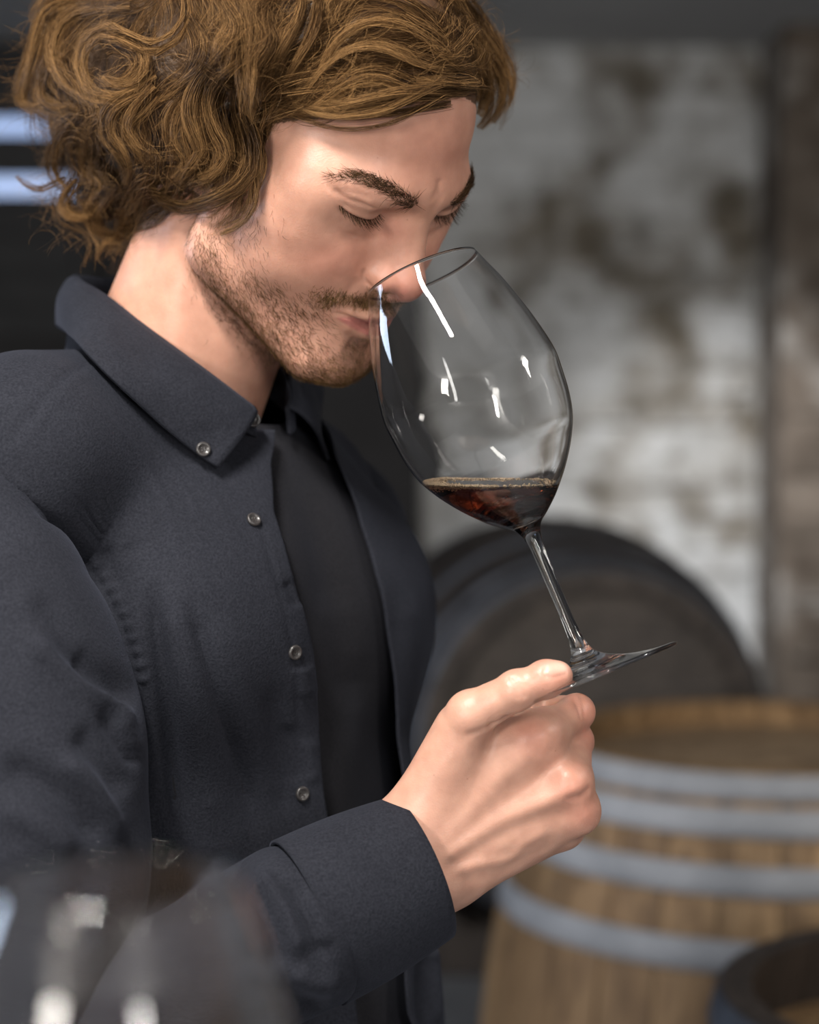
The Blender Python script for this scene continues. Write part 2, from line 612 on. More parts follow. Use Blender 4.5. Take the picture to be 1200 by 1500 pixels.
# ---------------------------------------------------------------- barrels
def wood_mat(name, c1, c2, c3, rough=.65):
    m, nt, b = new_mat(name)
    tc = N(nt, 'ShaderNodeTexCoord'); oi = N(nt, 'ShaderNodeObjectInfo')
    mp = N(nt, 'ShaderNodeMapping'); mp.inputs['Scale'].default_value = (14, 14, 1.2)
    ad = N(nt, 'ShaderNodeVectorMath', operation='ADD')
    cx = N(nt, 'ShaderNodeCombineXYZ')
    mu = N(nt, 'ShaderNodeMath', operation='MULTIPLY'); mu.inputs[1].default_value = 37
    nt.links.new(oi.outputs['Random'], mu.inputs[0]); nt.links.new(mu.outputs[0], cx.inputs[2]); nt.links.new(mu.outputs[0], cx.inputs[0])
    nt.links.new(tc.outputs['Object'], mp.inputs[0]); nt.links.new(mp.outputs[0], ad.inputs[0]); nt.links.new(cx.outputs[0], ad.inputs[1])
    n1 = N(nt, 'ShaderNodeTexNoise'); n1.inputs['Scale'].default_value = 4; n1.inputs['Detail'].default_value = 6; n1.inputs['Distortion'].default_value = .6
    n2 = N(nt, 'ShaderNodeTexNoise'); n2.inputs['Scale'].default_value = 1.1; n2.inputs['Detail'].default_value = 3
    nt.links.new(ad.outputs[0], n1.inputs['Vector']); nt.links.new(ad.outputs[0], n2.inputs['Vector'])
    c = ramp(nt, n1.outputs['Fac'], [(.28, c1), (.52, c2), (.75, c3)])
    mx = N(nt, 'ShaderNodeMix', data_type='RGBA', blend_type='MULTIPLY'); mx.inputs[0].default_value = .7
    nt.links.new(c, mx.inputs[6]); nt.links.new(ramp(nt, n2.outputs['Fac'], [(.3, (.62, .6, .58)), (.7, (1.15, 1.12, 1.08))]), mx.inputs[7])
    # each board a shade of its own
    mx2 = N(nt, 'ShaderNodeMix', data_type='RGBA', blend_type='MULTIPLY'); mx2.inputs[0].default_value = 1
    nt.links.new(mx.outputs[2], mx2.inputs[6]); nt.links.new(ramp(nt, oi.outputs['Random'], [(0, (.72, .70, .68)), (1, (1.15, 1.15, 1.15))]), mx2.inputs[7])
    nt.links.new(mx2.outputs[2], b.inputs['Base Color'])
    b.inputs['Roughness'].default_value = rough
    bp = N(nt, 'ShaderNodeBump'); bp.inputs['Strength'].default_value = .3; bp.inputs['Distance'].default_value = .004
    nt.links.new(n1.outputs['Fac'], bp.inputs['Height']); nt.links.new(bp.outputs[0], b.inputs['Normal'])
    return m

OAK = wood_mat('barrel_oak', (.13, .075, .035), (.27, .17, .085), (.38, .25, .13))
OAKTOP = wood_mat('barrel_oak_head', (.16, .105, .06), (.27, .19, .115), (.36, .26, .165))
OAKDARK = wood_mat('barrel_oak_dark', (.022, .016, .013), (.045, .034, .028), (.07, .055, .046))
CASKHEAD = wood_mat('cask_head_oak', (.034, .027, .023), (.060, .049, .042), (.09, .073, .063))
STEEL = noise_mat('galvanised_hoop', (.24, .25, .27), (.36, .37, .395), 12, .75, .1, metal=.25, lo=.3, hi=.7)
IRON = noise_mat('dark_iron_hoop', (.075, .08, .095), (.15, .16, .185), 14, .55, .15, metal=.5)

def make_barrel(name, H, rh, rb, hoops, wood, headwood, hoopm, nst, label, group=None, recess=.035, thick=.028):
    root = empty(name)
    tag(root, label, 'barrel', group)
    rad = lambda z: rb - (rb - rh) * ((z - H / 2) / (H / 2)) ** 2
    zs = np.linspace(0, H, 13)
    me = None
    da = 2 * math.pi / nst
    g = .0012
    v, f = [], []
    for z in zs:
        r = rad(z)
        for rr, aa in ((r, -da / 2 + g / r), (r * 1.002, 0), (r, da / 2 - g / r), (r - thick, da / 2 - g / r), (r - thick, -da / 2 + g / r)):
            v.append((rr * math.cos(aa), rr * math.sin(aa), z))
    for i in range(12):
        for j in range(5):
            k = (j + 1) % 5
            f.append((i * 5 + j, i * 5 + k, (i + 1) * 5 + k, (i + 1) * 5 + j))
    f.append((4, 3, 2, 1, 0)); f.append(tuple(60 + j for j in range(5)))
    st0 = mesh_obj('stave', v, f, wood, root, False)
    for k in range(1, nst):
        copy_part(st0, root, rot=(0, 0, k * da), scale=(1 + RNG.normal(0, .0018),) * 2 + (1,))
    for z0, z1 in hoops:
        b = MB()
        t = .0022
        b.lathe([(rad(z0) + .0008, z0), (rad(z0) + t + .0012, z0 + .001), (rad((z0 + z1) / 2) + t + .0016, (z0 + z1) / 2), (rad(z1) + t + .0012, z1 - .001), (rad(z1) + .0008, z1)], 72)
        hp = b.build('hoop', hoopm, root, True)
        b = MB()
        for q in (-.012, .012):
            r = rad((z0 + z1) / 2) + t + .001
            b.tube([(r * math.cos(-1.9 + q / r), r * math.sin(-1.9 + q / r), (z0 + z1) / 2), ((r + .003) * math.cos(-1.9 + q / r), (r + .003) * math.sin(-1.9 + q / r), (z0 + z1) / 2)], .005, 8)
        b.build('rivet', hoopm, hp, True)
    for zz in (H - recess - .02, recess):
        nb_ = 7
        R = rad(zz) - thick * .6
        wdt = 2 * R / nb_
        for k in range(nb_):
            y0 = -R + k * wdt + .0008; y1 = -R + (k + 1) * wdt - .0008
            b = MB()
            ys_ = np.linspace(y0, y1, 7)
            vt = [(math.sqrt(max(R * R - y * y, 0)), y) for y in ys_] + [(-math.sqrt(max(R * R - y * y, 0)), y) for y in ys_[::-1]]
            n = len(vt)
            vv_ = [(x, y, zz) for x, y in vt] + [(x, y, zz + .02 + (k % 2) * .0008) for x, y in vt]
            ff = [tuple(range(n - 1, -1, -1)), tuple(range(n, 2 * n))] + [(i, (i + 1) % n, n + (i + 1) % n, n + i) for i in range(n)]
            b.add(vv_, ff)
            b.build('head_board', headwood, root)
    return root

# pale oak barrel standing behind the glass
Yb = 2.70
br = make_barrel('wine_barrel', .975, .287, .385, [(.002, .035), (.055, .09), (.155, .19), (.75, .787), (.836, .871), (.902, .936), (.944, .974)], OAK, OAKTOP, STEEL, 30,
                 'pale oak barrel standing on end with bright steel hoops, below the whitewashed wall')
bx = (1131 - 600) / FPX * Yb
br.location = (bx, Yb, 0.0); br.rotation_euler = (0, 0, .5)
# darker barrel standing nearer, only its rim in view
bf = make_barrel('wine_barrel', .862, .262, .318, [(.002, .03), (.06, .09), (.24, .27), (.59, .62), (.76, .79), (.826, .860)], OAKDARK, OAK, IRON, 26,
                 'dark stained barrel on end with a deep rim, in front of the pale oak barrel', recess=.075)
bf.location = ((1478 - 600) / FPX * 1.92, 1.92, 0.0); bf.rotation_euler = (0, 0, 1.1)
# big old cask lying on a trestle
ck = make_barrel('wine_cask', .92, .285, .352, [(.002, .035), (.07, .105), (.20, .235), (.685, .72), (.815, .85), (.885, .918)], OAKDARK, CASKHEAD, IRON, 26,
                 'old dark cask lying on its side on a trestle, its round head facing out', recess=.04)
cc = at(806, 1035, 3.75)
tilt = Vector((.09, -1.0, .02)).normalized()
ck.rotation_euler = tilt.to_track_quat('Z', 'Y').to_euler()
ck.location = Vector(cc) - tilt * .46
tr = empty('cask_trestle', (cc[0], 3.75, 0))
tag(tr, 'dark timber trestle carrying the old lying cask', 'trestle')
zb = cc[2] - .352
b = MB(); b.box((-.30, -.24, zb - .085), (.30, -.15, zb + .004), .006); b.build('beam', OAKDARK, tr)
b = MB(); b.box((-.30, .15, zb - .085), (.30, .24, zb + .004), .006); b.build('beam', OAKDARK, tr)
for sx in (-1, 1):
    for sy in (-.195, .195):
        b = MB(); b.box((sx * .26 - .035, sy - .035, 0), (sx * .26 + .035, sy + .035, zb - .08), .005); b.build('leg', OAKDARK, tr)
    b = MB()
    b.add([(sx * .30, -.25, zb), (sx * .30, .25, zb), (sx * .15, .25, zb), (sx * .15, -.25, zb), (sx * .30, -.25, zb + .12), (sx * .30, .25, zb + .12)],
          [(0, 1, 2, 3), (0, 4, 5, 1), (3, 2, 5, 4), (0, 3, 4), (1, 5, 2)])
    b.build('wedge', OAKDARK, tr)
# ================================================================ the man: head and neck
def head_rows(y, p, r):
    f = np.array([math.cos(y) * math.cos(p), -math.sin(y) * math.cos(p), -math.sin(p)])
    f0 = np.array([math.cos(y), -math.sin(y), 0])
    u = np.array([0, 0, 1]) * math.cos(p) + f0 * math.sin(p)
    rt = np.cross(f, u)
    return np.stack([rt * math.cos(r) + u * math.sin(r), f, u * math.cos(r) - rt * math.sin(r)], 0)


HR = head_rows(math.radians(39.25), math.radians(34.27), math.radians(-6.2))
HP = np.array([-0.0565, 1.22, 1.5891])
def h2w(p): return np.asarray(p, float) * .001 @ HR + HP          # head millimetres -> world metres
def w2h(p): return (np.asarray(p, float) - HP) @ HR.T * 1000


NECK_BASE_W = at(238, 640, 1.285)
nb = w2h(NECK_BASE_W)

def build_head():
    f = Field((-88, -125, -215), (88, 128, 122), 1.2)
    f.ell((0, -5, 36), (70, 92, 80), 10)
    f.ell((0, 30, 42), (50, 60, 46), 22)
    f.ell((0, 66, 18), (40, 28, 17), 18)
    f.ell((0, 40, -25), (55, 44, 55), 22)
    f.ell((0, 30, -66), (46, 45, 38), 18)
    f.ell((47, 54, -19), (17, 20, 15), 22)
    f.ell((33, 58, -42), (23, 22, 24), 20)
    f.ell((48, 26, -42), (18, 30, 38), 18)
    f.ell((27, 64, -31), (18, 19, 19), 18)
    f.ell((0, 60, -60), (37, 35, 34), 15)
    f.cone((60, 0, -18), (57, 8, -68), 10, 10, 18)
    f.cone((57, 9, -69), (20, 72, -102), 12, 14, 18)
    f.ell((0, 79, -102), (21, 16.5, 16), 12)
    f.ell((0, 71, -83), (27, 21, 15), 10)
    # neck with its two long muscles
    f.cone((0, -38, -40), nb + np.array([0, -12, 0]), 50, 56, 9, sym=False)
    f.cone((0, -16, -70), nb + np.array([0, 4, -8]), 42, 46, 9, sym=False)
    f.cone((46, -30, -50), nb + np.array([24, 34, 0]), 9, 9, 16, sym=False)
    f.cone((-46, -30, -50), nb + np.array([-24, 34, 0]), 9, 9, 16, sym=False)
    # brow ridge and eyes
    f.path([(6, 89, 13), (20, 88, 15), (34, 81.5, 15.5), (46, 70, 13), (54, 57, 7)], [8, 8, 8, 8, 9], 20)
    f.ell((50, 50, 0), (13, 18, 20), 24)
    f.ell((21, 100, 0), (11, 13, 9), 12, 'cut')
    f.ell((31, 65.5, -1), (18.5, 18.8, 14.5), 7)
    # nose
    f.cone((0, 80, 3), (0, 88, -32), 13, 16.5, 10)
    f.cone((0, 90.5, 9), (0, 104.5, -28), 6.2, 8.0, 8)
    f.ell((0, 106, -32.5), (9.3, 10.5, 9.6), 5)
    f.ell((11.6, 96.5, -35), (6.0, 10, 7.2), 5)
    f.cone((0, 107, -39), (0, 93, -49), 4.5, 6, 5)
    f.ell((6.4, 102, -43.5), (2.8, 5.5, 4), 2, 'cut')
    # mouth and chin
    f.path([(26, 81.5, -64.5), (17, 90, -62.2), (9, 95.2, -60.6), (3, 97, -59.8), (0, 96.8, -60.2)], [1.8, 3.4, 4.2, 4.3, 4.2], 5)
    f.path([(24, 82, -67.5), (14, 90, -70.5), (6, 94, -72.6), (0, 95, -73)], [2, 3.8, 5, 5.2], 5)
    # ears
    f.ell((70, -8, -10), (6, 15, 29), 5, rot=(0, 0, 20))
    f.ell((77, -6, -6), (5, 9, 17), 3, 'cut')
    pk = lambda q: f.pick(q, w2h, h2w)
    feats = [  # photo line, width (mm), height (mm)
        (pk([(478, 273), (495, 283), (510, 291), (528, 298), (543, 304), (554, 306)]), 1.5, -1.1),
        (pk([(488, 275), (510, 281), (532, 287), (550, 293)]), 2.2, -.6),
        (pk([(496, 299), (506, 306), (516, 312), (526, 316), (538, 319), (548, 318), (557, 311)]), 1.6, .9),
        (pk([(476, 258), (486, 272), (495, 286), (504, 300), (512, 310)]), 1.7, -1.3),
        (pk([(492, 302), (503, 310), (515, 317), (526, 321.5), (538, 324.5), (549, 323), (561, 314)]), 1.4, -1.7),
        (pk([(505, 326), (525, 338), (545, 340), (562, 330)]), 3, .7),
        (pk([(500, 340), (525, 352), (548, 350), (566, 335)]), 3, -.6),
        (pk([(535, 392), (533, 401), (536, 413), (546, 422)]), 1.6, -1.6),
        (pk([(524, 405), (510, 428), (495, 442)]), 4, -.9),
        (pk([(478, 447), (479, 456), (480, 464)]), 2.5, -.4),
        (pk([(484, 456), (500, 461.5), (520, 469), (540, 475), (553, 477)]), 1.3, -2.0),
        (np.array([(12, 90, -82), (6, 93, -83.5), (0, 94, -84)]), 5, -1.2),
        (np.array([(0, 100, -49), (0, 100, -56)]), 2.4, -1.2),
        (pk([(628, 296), (640, 280), (644, 262)]), 2.0, -.5),
        (pk([(290, 420), (325, 490), (350, 545)]), 6, 1.0),
    ]
    P, F = f.mesh(2)
    Nn = vnormals(P, F)
    S = P.copy(); S[:, 0] = np.abs(S[:, 0])
    D = np.zeros(len(P))
    for pts, wd, hgt in feats:
        q = catmull(pts, 24) if len(pts) > 2 else catmull(pts, 8)
        q[:, 0] = np.abs(q[:, 0])
        m = np.where(((S > q.min(0) - 3 * wd) & (S < q.max(0) + 3 * wd)).all(1))[0]
        d = np.full(len(m), 1e9); tt = np.zeros(len(m))
        for i in range(len(q) - 1):
            ba = q[i + 1] - q[i]
            t = np.clip((S[m] - q[i]) @ ba / (ba @ ba + 1e-9), 0, 1)
            dd = np.linalg.norm(S[m] - q[i] - t[:, None] * ba, axis=1)
            bt = dd < d
            d[bt] = dd[bt]; tt[bt] = (i + t[bt]) / (len(q) - 1)
        env = np.clip(np.minimum(tt * 5, (1 - tt) * (5 if q[-1, 0] > 3 else 1e3)), .0, 1)
        D[m] += hgt * np.exp(-(d / wd) ** 2) * env
    P = P + Nn * D[:, None]
    P = laplace(P, F, .3)
    return P, F, f

HV, HF, HFIELD = build_head()
HN = vnormals(HV, HF)
# ---------------------------------------------------------------- skin colour
def skin_color(P):
    """P in head millimetres"""
    A = np.abs(P[:, 0])
    S = P.copy(); S[:, 0] = A
    base = np.array([0.53, 0.288, 0.207])
    c = np.tile(base, (len(P), 1))
    def mix(col, m):
        nonlocal c
        m = np.clip(m, 0, 1)[:, None]
        c = c * (1 - m) + np.array(col) * m
    red = .65 * gauss(S, (34, 72, -30), (22, 20, 16)) + .85 * gauss(S, (0, 110, -36), (18, 16, 14)) + .35 * gauss(S, (14, 92, -6), (10, 12, 10)) + .3 * gauss(S, (0, 92, 45), (40, 20, 26))
    mix((.50, .185, .135), red)
    # lips: between the lip outlines
    zc = -66.3
    t = np.clip(S[:, 0] / 26, 0, 1)
    up = zc + 6.6 * (1 - t ** 1.6)
    dn = zc - 7.2 * (1 - t ** 1.8)
    lip = sstep(up - P[:, 2], -1.0, 1.2) * sstep(P[:, 2] - dn, -1.0, 1.2) * (S[:, 0] < 26) * sstep(P[:, 1], 76, 84)
    mix((.38, .12, .11), lip * .8)
    # scalp under the hair
    px = proj(h2w(S))
    sc = ((px[:, 1] < np.interp(px[:, 0], [300, 380, 400, 440, 505, 565, 640, 700, 760], [300, 230, 182, 176, 172, 158, 142, 142, 120])) & (P[:, 2] > -30)).astype(float)
    sc = np.maximum(sc, (P[:, 1] < -25) & (P[:, 2] > -35))
    mix((.066, .034, .0145), sc * .95)
    return c

def skin_material():
    m, nt, b = new_mat('skin')
    at_ = N(nt, 'ShaderNodeAttribute', attribute_name='skin_tone')
    tc = N(nt, 'ShaderNodeTexCoord')
    n1 = N(nt, 'ShaderNodeTexNoise'); n1.inputs['Scale'].default_value = 90; n1.inputs['Detail'].default_value = 4
    nt.links.new(tc.outputs['Object'], n1.inputs['Vector'])
    mott = ramp(nt, n1.outputs['Fac'], [(.3, (.86, .80, .78)), (.7, (1.08, 1.06, 1.05))])
    mx = N(nt, 'ShaderNodeMix', data_type='RGBA', blend_type='MULTIPLY')
    mx.inputs[0].default_value = .8
    nt.links.new(at_.outputs['Color'], mx.inputs[6]); nt.links.new(mott, mx.inputs[7])
    # freckles and small moles
    vo = N(nt, 'ShaderNodeTexVoronoi'); vo.inputs['Scale'].default_value = 75
    nt.links.new(tc.outputs['Object'], vo.inputs['Vector'])
    fr = ramp(nt, vo.outputs['Distance'], [(.015, (.62, .5, .45)), (.05, (1, 1, 1))])
    mx2 = N(nt, 'ShaderNodeMix', data_type='RGBA', blend_type='MULTIPLY')
    mx2.inputs[0].default_value = .6
    nt.links.new(mx.outputs[2], mx2.inputs[6]); nt.links.new(fr, mx2.inputs[7])
    nt.links.new(mx2.outputs[2], b.inputs['Base Color'])
    b.inputs['Roughness'].default_value = .43
    b.inputs['Specular IOR Level'].default_value = .5
    b.inputs['Subsurface Weight'].default_value = .22
    b.inputs['Subsurface Radius'].default_value = (1.0, .35, .18)
    b.inputs['Subsurface Scale'].default_value = .006
    n2 = N(nt, 'ShaderNodeTexNoise'); n2.inputs['Scale'].default_value = 750; n2.inputs['Detail'].default_value = 3
    n3 = N(nt, 'ShaderNodeTexVoronoi'); n3.inputs['Scale'].default_value = 900
    nt.links.new(tc.outputs['Object'], n2.inputs['Vector']); nt.links.new(tc.outputs['Object'], n3.inputs['Vector'])
    ad = N(nt, 'ShaderNodeMath', operation='ADD')
    nt.links.new(n2.outputs['Fac'], ad.inputs[0]); nt.links.new(n3.outputs['Distance'], ad.inputs[1])
    bp = N(nt, 'ShaderNodeBump'); bp.inputs['Strength'].default_value = .07; bp.inputs['Distance'].default_value = .0012
    nt.links.new(ad.outputs[0], bp.inputs['Height']); nt.links.new(bp.outputs[0], b.inputs['Normal'])
    return m

SKIN = skin_material()
PERSON = empty('person', (0, 0, 0))
tag(PERSON, 'man in an open navy shirt over a dark tee, sniffing the wine glass he holds', 'person')

body_parts = [(h2w(HV), HF, skin_color(HV))]
# ================================================================ right hand pinching the foot of the glass
def mm(px, py, Y): return at(px, py, Y) * 1000
def id3(p): return np.asarray(p, float)
HAND = dict(
    thumb=([(628, 1195, 1.118), (690, 1047, 1.102), (757, 1011, 1.093), (800, 995, 1.091), (817, 990, 1.091)], [17, 12.6, 10.2, 9.6, 8.2]),
    index=([(790, 1082, 1.117), (845, 1043, 1.146), (806, 1040, 1.170), (775, 1036, 1.166)], [13.5, 9.4, 8.6, 7.4]),
    middle=([(833, 1146, 1.116), (843, 1086, 1.152), (802, 1082, 1.176), (774, 1092, 1.168)], [12.6, 9.6, 8.8, 7.6]),
    ring=([(847, 1188, 1.123), (838, 1130, 1.162), (800, 1126, 1.182), (774, 1140, 1.172)], [11.4, 9.2, 8.4, 7.2]),
    little=([(826, 1213, 1.138), (824, 1168, 1.172), (795, 1166, 1.186), (774, 1176, 1.176)], [10.6, 8.0, 7.4, 6.4]),
)

def build_hand():
    J = {k: ([mm(*q) for q in pts], r) for k, (pts, r) in HAND.items()}
    allp = np.vstack([np.array(p) for p, r in J.values()] + [np.array([mm(575, 1225, 1.12), mm(615, 1330, 1.12)])])
    f = Field(allp.min(0) - np.array([40, 30, 34]), allp.max(0) + 30, 1.0)
    c = lambda a, b, ra, rb, k=8: f.cone(mm(*a), mm(*b), ra, rb, k, sym=False)
    # wrist and forearm
    c((560, 1240, 1.118), (618, 1222, 1.118), 21, 20)
    c((575, 1320, 1.122), (655, 1284, 1.124), 21, 17, 14)
    c((596, 1208, 1.118), (672, 1066, 1.110), 15, 13, 16)
    # metacarpals
    c((615, 1222, 1.120), (790, 1084, 1.118), 19, 13.5, 10)
    c((630, 1250, 1.120), (833, 1148, 1.119), 18, 13, 12)
    c((640, 1268, 1.122), (845, 1190, 1.125), 17, 12, 12)
    c((652, 1284, 1.124), (822, 1214, 1.138), 16, 11, 12)
    # palm side and the web of the thumb
    c((650, 1210, 1.140), (800, 1130, 1.150), 17, 15, 14)
    c((650, 1250, 1.140), (810, 1190, 1.155), 16, 13, 14)
    c((640, 1180, 1.122), (742, 1092, 1.120), 17, 15, 14)
    c((700, 1110, 1.122), (790, 1078, 1.122), 16, 14, 10)
    for k, (p, r) in J.items():
        for i in range(len(p) - 1):
            f.cone(p[i], p[i + 1], r[i], r[i + 1], 3.0 if i else 7, sym=False)
        for i in range(1, len(p) - 1):     # joints stand a little proud
            f.ell(p[i], (r[i] * 1.05,) * 3, 3, sym=False)
    pk = lambda q: f.pick(q, lambda w_: np.asarray(w_) * 1000, None, 1.0, 1.25)
    feats = [
        (pk([(660, 1250), (700, 1222), (740, 1198), (790, 1178), (826, 1164)]), 5.0, 1.4),
        (pk([(652, 1232), (690, 1190), (735, 1140), (770, 1105)]), 5.0, .8),
        (pk([(676, 1272), (715, 1264), (748, 1256), (768, 1236), (792, 1222)]), 3.6, .9),
        (pk([(672, 1262), (700, 1245), (735, 1225), (775, 1205), (820, 1190)]), 5.0, -1.0),
        (pk([(690, 1288), (740, 1275), (800, 1240)]), 5.0, -.7),
        (pk([(722, 1062), (733, 1058), (741, 1052)]), 2.2, -2.2),
        (pk([(690, 1075), (708, 1068), (724, 1062)]), 2.2, -.9),
        (pk([(612, 1135), (640, 1105), (668, 1085)]), 5.0, -.6),
        (pk([(752, 992), (760, 1003), (768, 1020)]), 1.2, -.6), (pk([(744, 994), (752, 1006), (758, 1022)]), 1.2, -.5),
        (pk([(812, 1098), (827, 1093), (842, 1084)]), 5.0, -1.3),
        (pk([(836, 1168), (850, 1166), (860, 1160)]), 3.0, -1.2),
        (pk([(775, 1078), (785, 1074), (793, 1072)]), 6.0, 1.2),
        (pk([(832, 1140), (838, 1146), (842, 1152)]), 6.0, 1.4),
        (pk([(852, 1186), (856, 1192)]), 5.0, 1.2),
        (pk([(840, 1020), (846, 1036), (850, 1050)]), 1.2, -.5), (pk([(850, 1020), (855, 1036), (856, 1050)]), 1.2, -.4),
        (pk([(800, 978), (797, 986), (800, 991)]), 1.0, -.7), (pk([(800, 991), (812, 992), (828, 988)]), .9, -.6),
    ]
    P, F = f.mesh(2)
    Nn = vnormals(P, F)
    D = np.zeros(len(P))
    for pts, wd, hgt in feats:
        q = catmull(pts, 20)
        m = np.where(((P > q.min(0) - 3 * wd) & (P < q.max(0) + 3 * wd)).all(1))[0]
        if len(m) == 0: continue
        d = np.full(len(m), 1e9)
        for i in range(len(q) - 1):
            ba = q[i + 1] - q[i]
            t = np.clip((P[m] - q[i]) @ ba / (ba @ ba + 1e-9), 0, 1)
            d = np.minimum(d, np.linalg.norm(P[m] - q[i] - t[:, None] * ba, axis=1))
        D[m] += hgt * np.exp(-(d / wd) ** 2)
    P = laplace(P + Nn * D[:, None], F, .3)
    col = np.tile(np.array([.51, .29, .215]), (len(P), 1))
    nail = pk([(803, 979), (814, 977), (824, 977)])
    def mix(colr, m):
        nonlocal col
        m = np.clip(m, 0, 1)[:, None]
        col = col * (1 - m) + np.array(colr) * m
    for q in (mm(780, 1076, 1.105), mm(838, 1146, 1.105), mm(856, 1190, 1.112), mm(850, 1040, 1.138), mm(860, 1080, 1.145)):
        mix((.50, .20, .145), .55 * gauss(P, q, (12, 14, 12)))
    mix((.52, .215, .155), .5 * gauss(P, mm(815, 990, 1.085), (14, 14, 14)))
    for q in nail:
        mix((.66, .42, .34), .9 * gauss(P, q, (4.2, 4.5, 3.2)))
    return P * .001, F, col

body_parts.append(build_hand())
# hidden body inside the clothes, continuous with the neck and the wrist
def build_inner():
    f = Field((-520, 930, 60), (300, 1640, 1480), 9.0)
    T_ = lambda r, fw, z: (np.array([-.125, 1.29, 0]) + np.array([-.53, -.848, 0]) * r + np.array([.848, -.53, 0]) * fw + np.array([0, 0, z])) * 1000
    f.ell(T_(0, -.005, 1.22), (86, 132, 165), 40, sym=False, rot=(0, 0, -32))
    f.ell(T_(0, .015, .97), (90, 124, 200), 40, sym=False, rot=(0, 0, -32))
    f.cone(T_(.13, -.02, 1.375), T_(-.13, -.02, 1.36), 38, 38, 30, sym=False)
    f.cone(NECK_BASE_W * 1000 + np.array([0, 0, 20]), T_(0, -.02, 1.32), 50, 70, 20, sym=False)
    el = np.array([-.232, 1.022, 1.062]) * 1000
    f.cone(T_(.12, -.018, 1.365), np.array([-236, 1114, 1310]), 20, 22, 6, sym=False)
    f.cone(np.array([-236, 1114, 1310]), np.array([-216, 1082, 1180]), 22, 32, 6, sym=False)
    f.cone(np.array([-216, 1082, 1180]), el, 32, 32, 6, sym=False)
    f.cone(el, mm(590, 1265, 1.120), 34, 25, 20, sym=False)
    f.cone(T_(-.155, -.03, 1.33), T_(-.19, -.10, 1.06), 42, 34, 20, sym=False)
    f.cone(T_(-.19, -.10, 1.06), T_(-.178, -.06, .82), 34, 24, 20, sym=False)
    f.ell(T_(-.178, -.055, .755), (32, 18, 50), 12, sym=False)
    for k in range(4): f.cone(T_(-.178 - .004 * k, -.08 + .018 * k, .72), T_(-.170, -.078 + .016 * k, .655), 10, 9, 4, sym=False)
    f.cone(T_(-.170, -.035, .77), T_(-.160, -.018, .71), 12, 9, 5, sym=False)
    for s in (.085, -.085):
        f.cone(T_(s, 0, .93), T_(s * 1.15, .02, .5), 72, 50, 20, sym=False)
        f.cone(T_(s * 1.15, .02, .5), T_(s * 1.25, -.01, .1), 50, 38, 20, sym=False)
    P, F = f.mesh(2)
    return P * .001, F, np.tile(np.array([.55, .30, .212]), (len(P), 1))
body_parts.append(build_inner())
def join_parts(parts):
    V, F, C, n = [], [], [], 0
    for v, f, c in parts:
        V.append(v); F.append(f + n); C.append(c); n += len(v)
    return np.vstack(V), np.vstack(F), np.vstack(C)
_v, _f, _c = join_parts(body_parts)
BODY = mesh_obj('body', _v, _f, SKIN, PERSON)
set_color(BODY, 'skin_tone', _c)
# ================================================================ hair, beard, brows, lashes
def strand_mesh(name, C, r0, r1, tone, mat, parent):
    """C (S,K,3) world points; three-sided tapering tubes joined in one mesh"""
    S, K, _ = C.shape
    T = np.gradient(C, axis=1)
    T /= np.linalg.norm(T, axis=2)[..., None] + 1e-12
    ref = RNG.normal(size=(S, 1, 3))
    A = np.cross(T, ref); A /= np.linalg.norm(A, axis=2)[..., None] + 1e-12
    B = np.cross(T, A)
    t = np.linspace(0, 1, K)
    r0 = np.broadcast_to(np.asarray(r0, float), (S,)); r1 = np.broadcast_to(np.asarray(r1, float), (S,))
    R = (r0[:, None] * (1 - t ** 2) + r1[:, None] * t ** 2)[..., None]
    V = np.stack([C + R * (A * math.cos(a) + B * math.sin(a)) for a in (0, 2.0944, 4.18879)], 2)   # S,K,3side,3
    idx = np.arange(S * K * 3).reshape(S, K, 3)
    F = []
    for j in range(3):
        k = (j + 1) % 3
        F.append(np.stack([idx[:, :-1, j], idx[:, :-1, k], idx[:, 1:, k], idx[:, 1:, j]], -1).reshape(-1, 4))
    o = mesh_obj(name, V.reshape(-1, 3), np.vstack(F), mat, parent)
    set_float(o, 'tone', np.repeat(np.clip(tone, 0, 1), K * 3))
    set_float(o, 'along', np.tile(np.repeat(t, 3), S))
    return o


def hair_material(name, dark, mid, light, rough=.38, tipmix=.25):
    m, nt, b = new_mat(name)
    a = N(nt, 'ShaderNodeAttribute', attribute_name='tone')
    g = N(nt, 'ShaderNodeAttribute', attribute_name='along')
    ml = N(nt, 'ShaderNodeMath', operation='MULTIPLY_ADD')
    ml.inputs[1].default_value = tipmix
    nt.links.new(g.outputs['Fac'], ml.inputs[0]); nt.links.new(a.outputs['Fac'], ml.inputs[2])
    c = ramp(nt, ml.outputs[0], [(0.0, dark), (.5, mid), (1.0, light)])
    nt.links.new(c, b.inputs['Base Color'])
    b.inputs['Roughness'].default_value = rough
    b.inputs['Specular IOR Level'].default_value = .55
    nt.links.new(c, b.inputs['Specular Tint'])
    return m


HAIRM = hair_material('hair_brown_gold', (.011, .006, .003), (.066, .034, .0145), (.40, .225, .092), .34)
BEARDM = hair_material('beard_brown', (.028, .015, .008), (.08, .043, .019), (.28, .165, .07))
BROWM = hair_material('brow_brown', (.02, .011, .006), (.055, .03, .015), (.15, .085, .035))


def keep_out(Pw, gap):
    """push world points out of the head so that they stay gap mm above the skin"""
    sh = Pw.shape
    L = w2h(Pw.reshape(-1, 3))
    ins = ((L > HFIELD.lo + 3) & (L < HFIELD.lo + HFIELD.h * (HFIELD.n - 4))).all(1)
    for _ in range(2):
        q = L[ins]
        d = HFIELD.sample(q)
        m = d < gap
        if m.any():
            g = HFIELD.grad(q[m])
            q[m] += g * (gap - d[m])[:, None]
        L[ins] = q
    return h2w(L).reshape(sh)


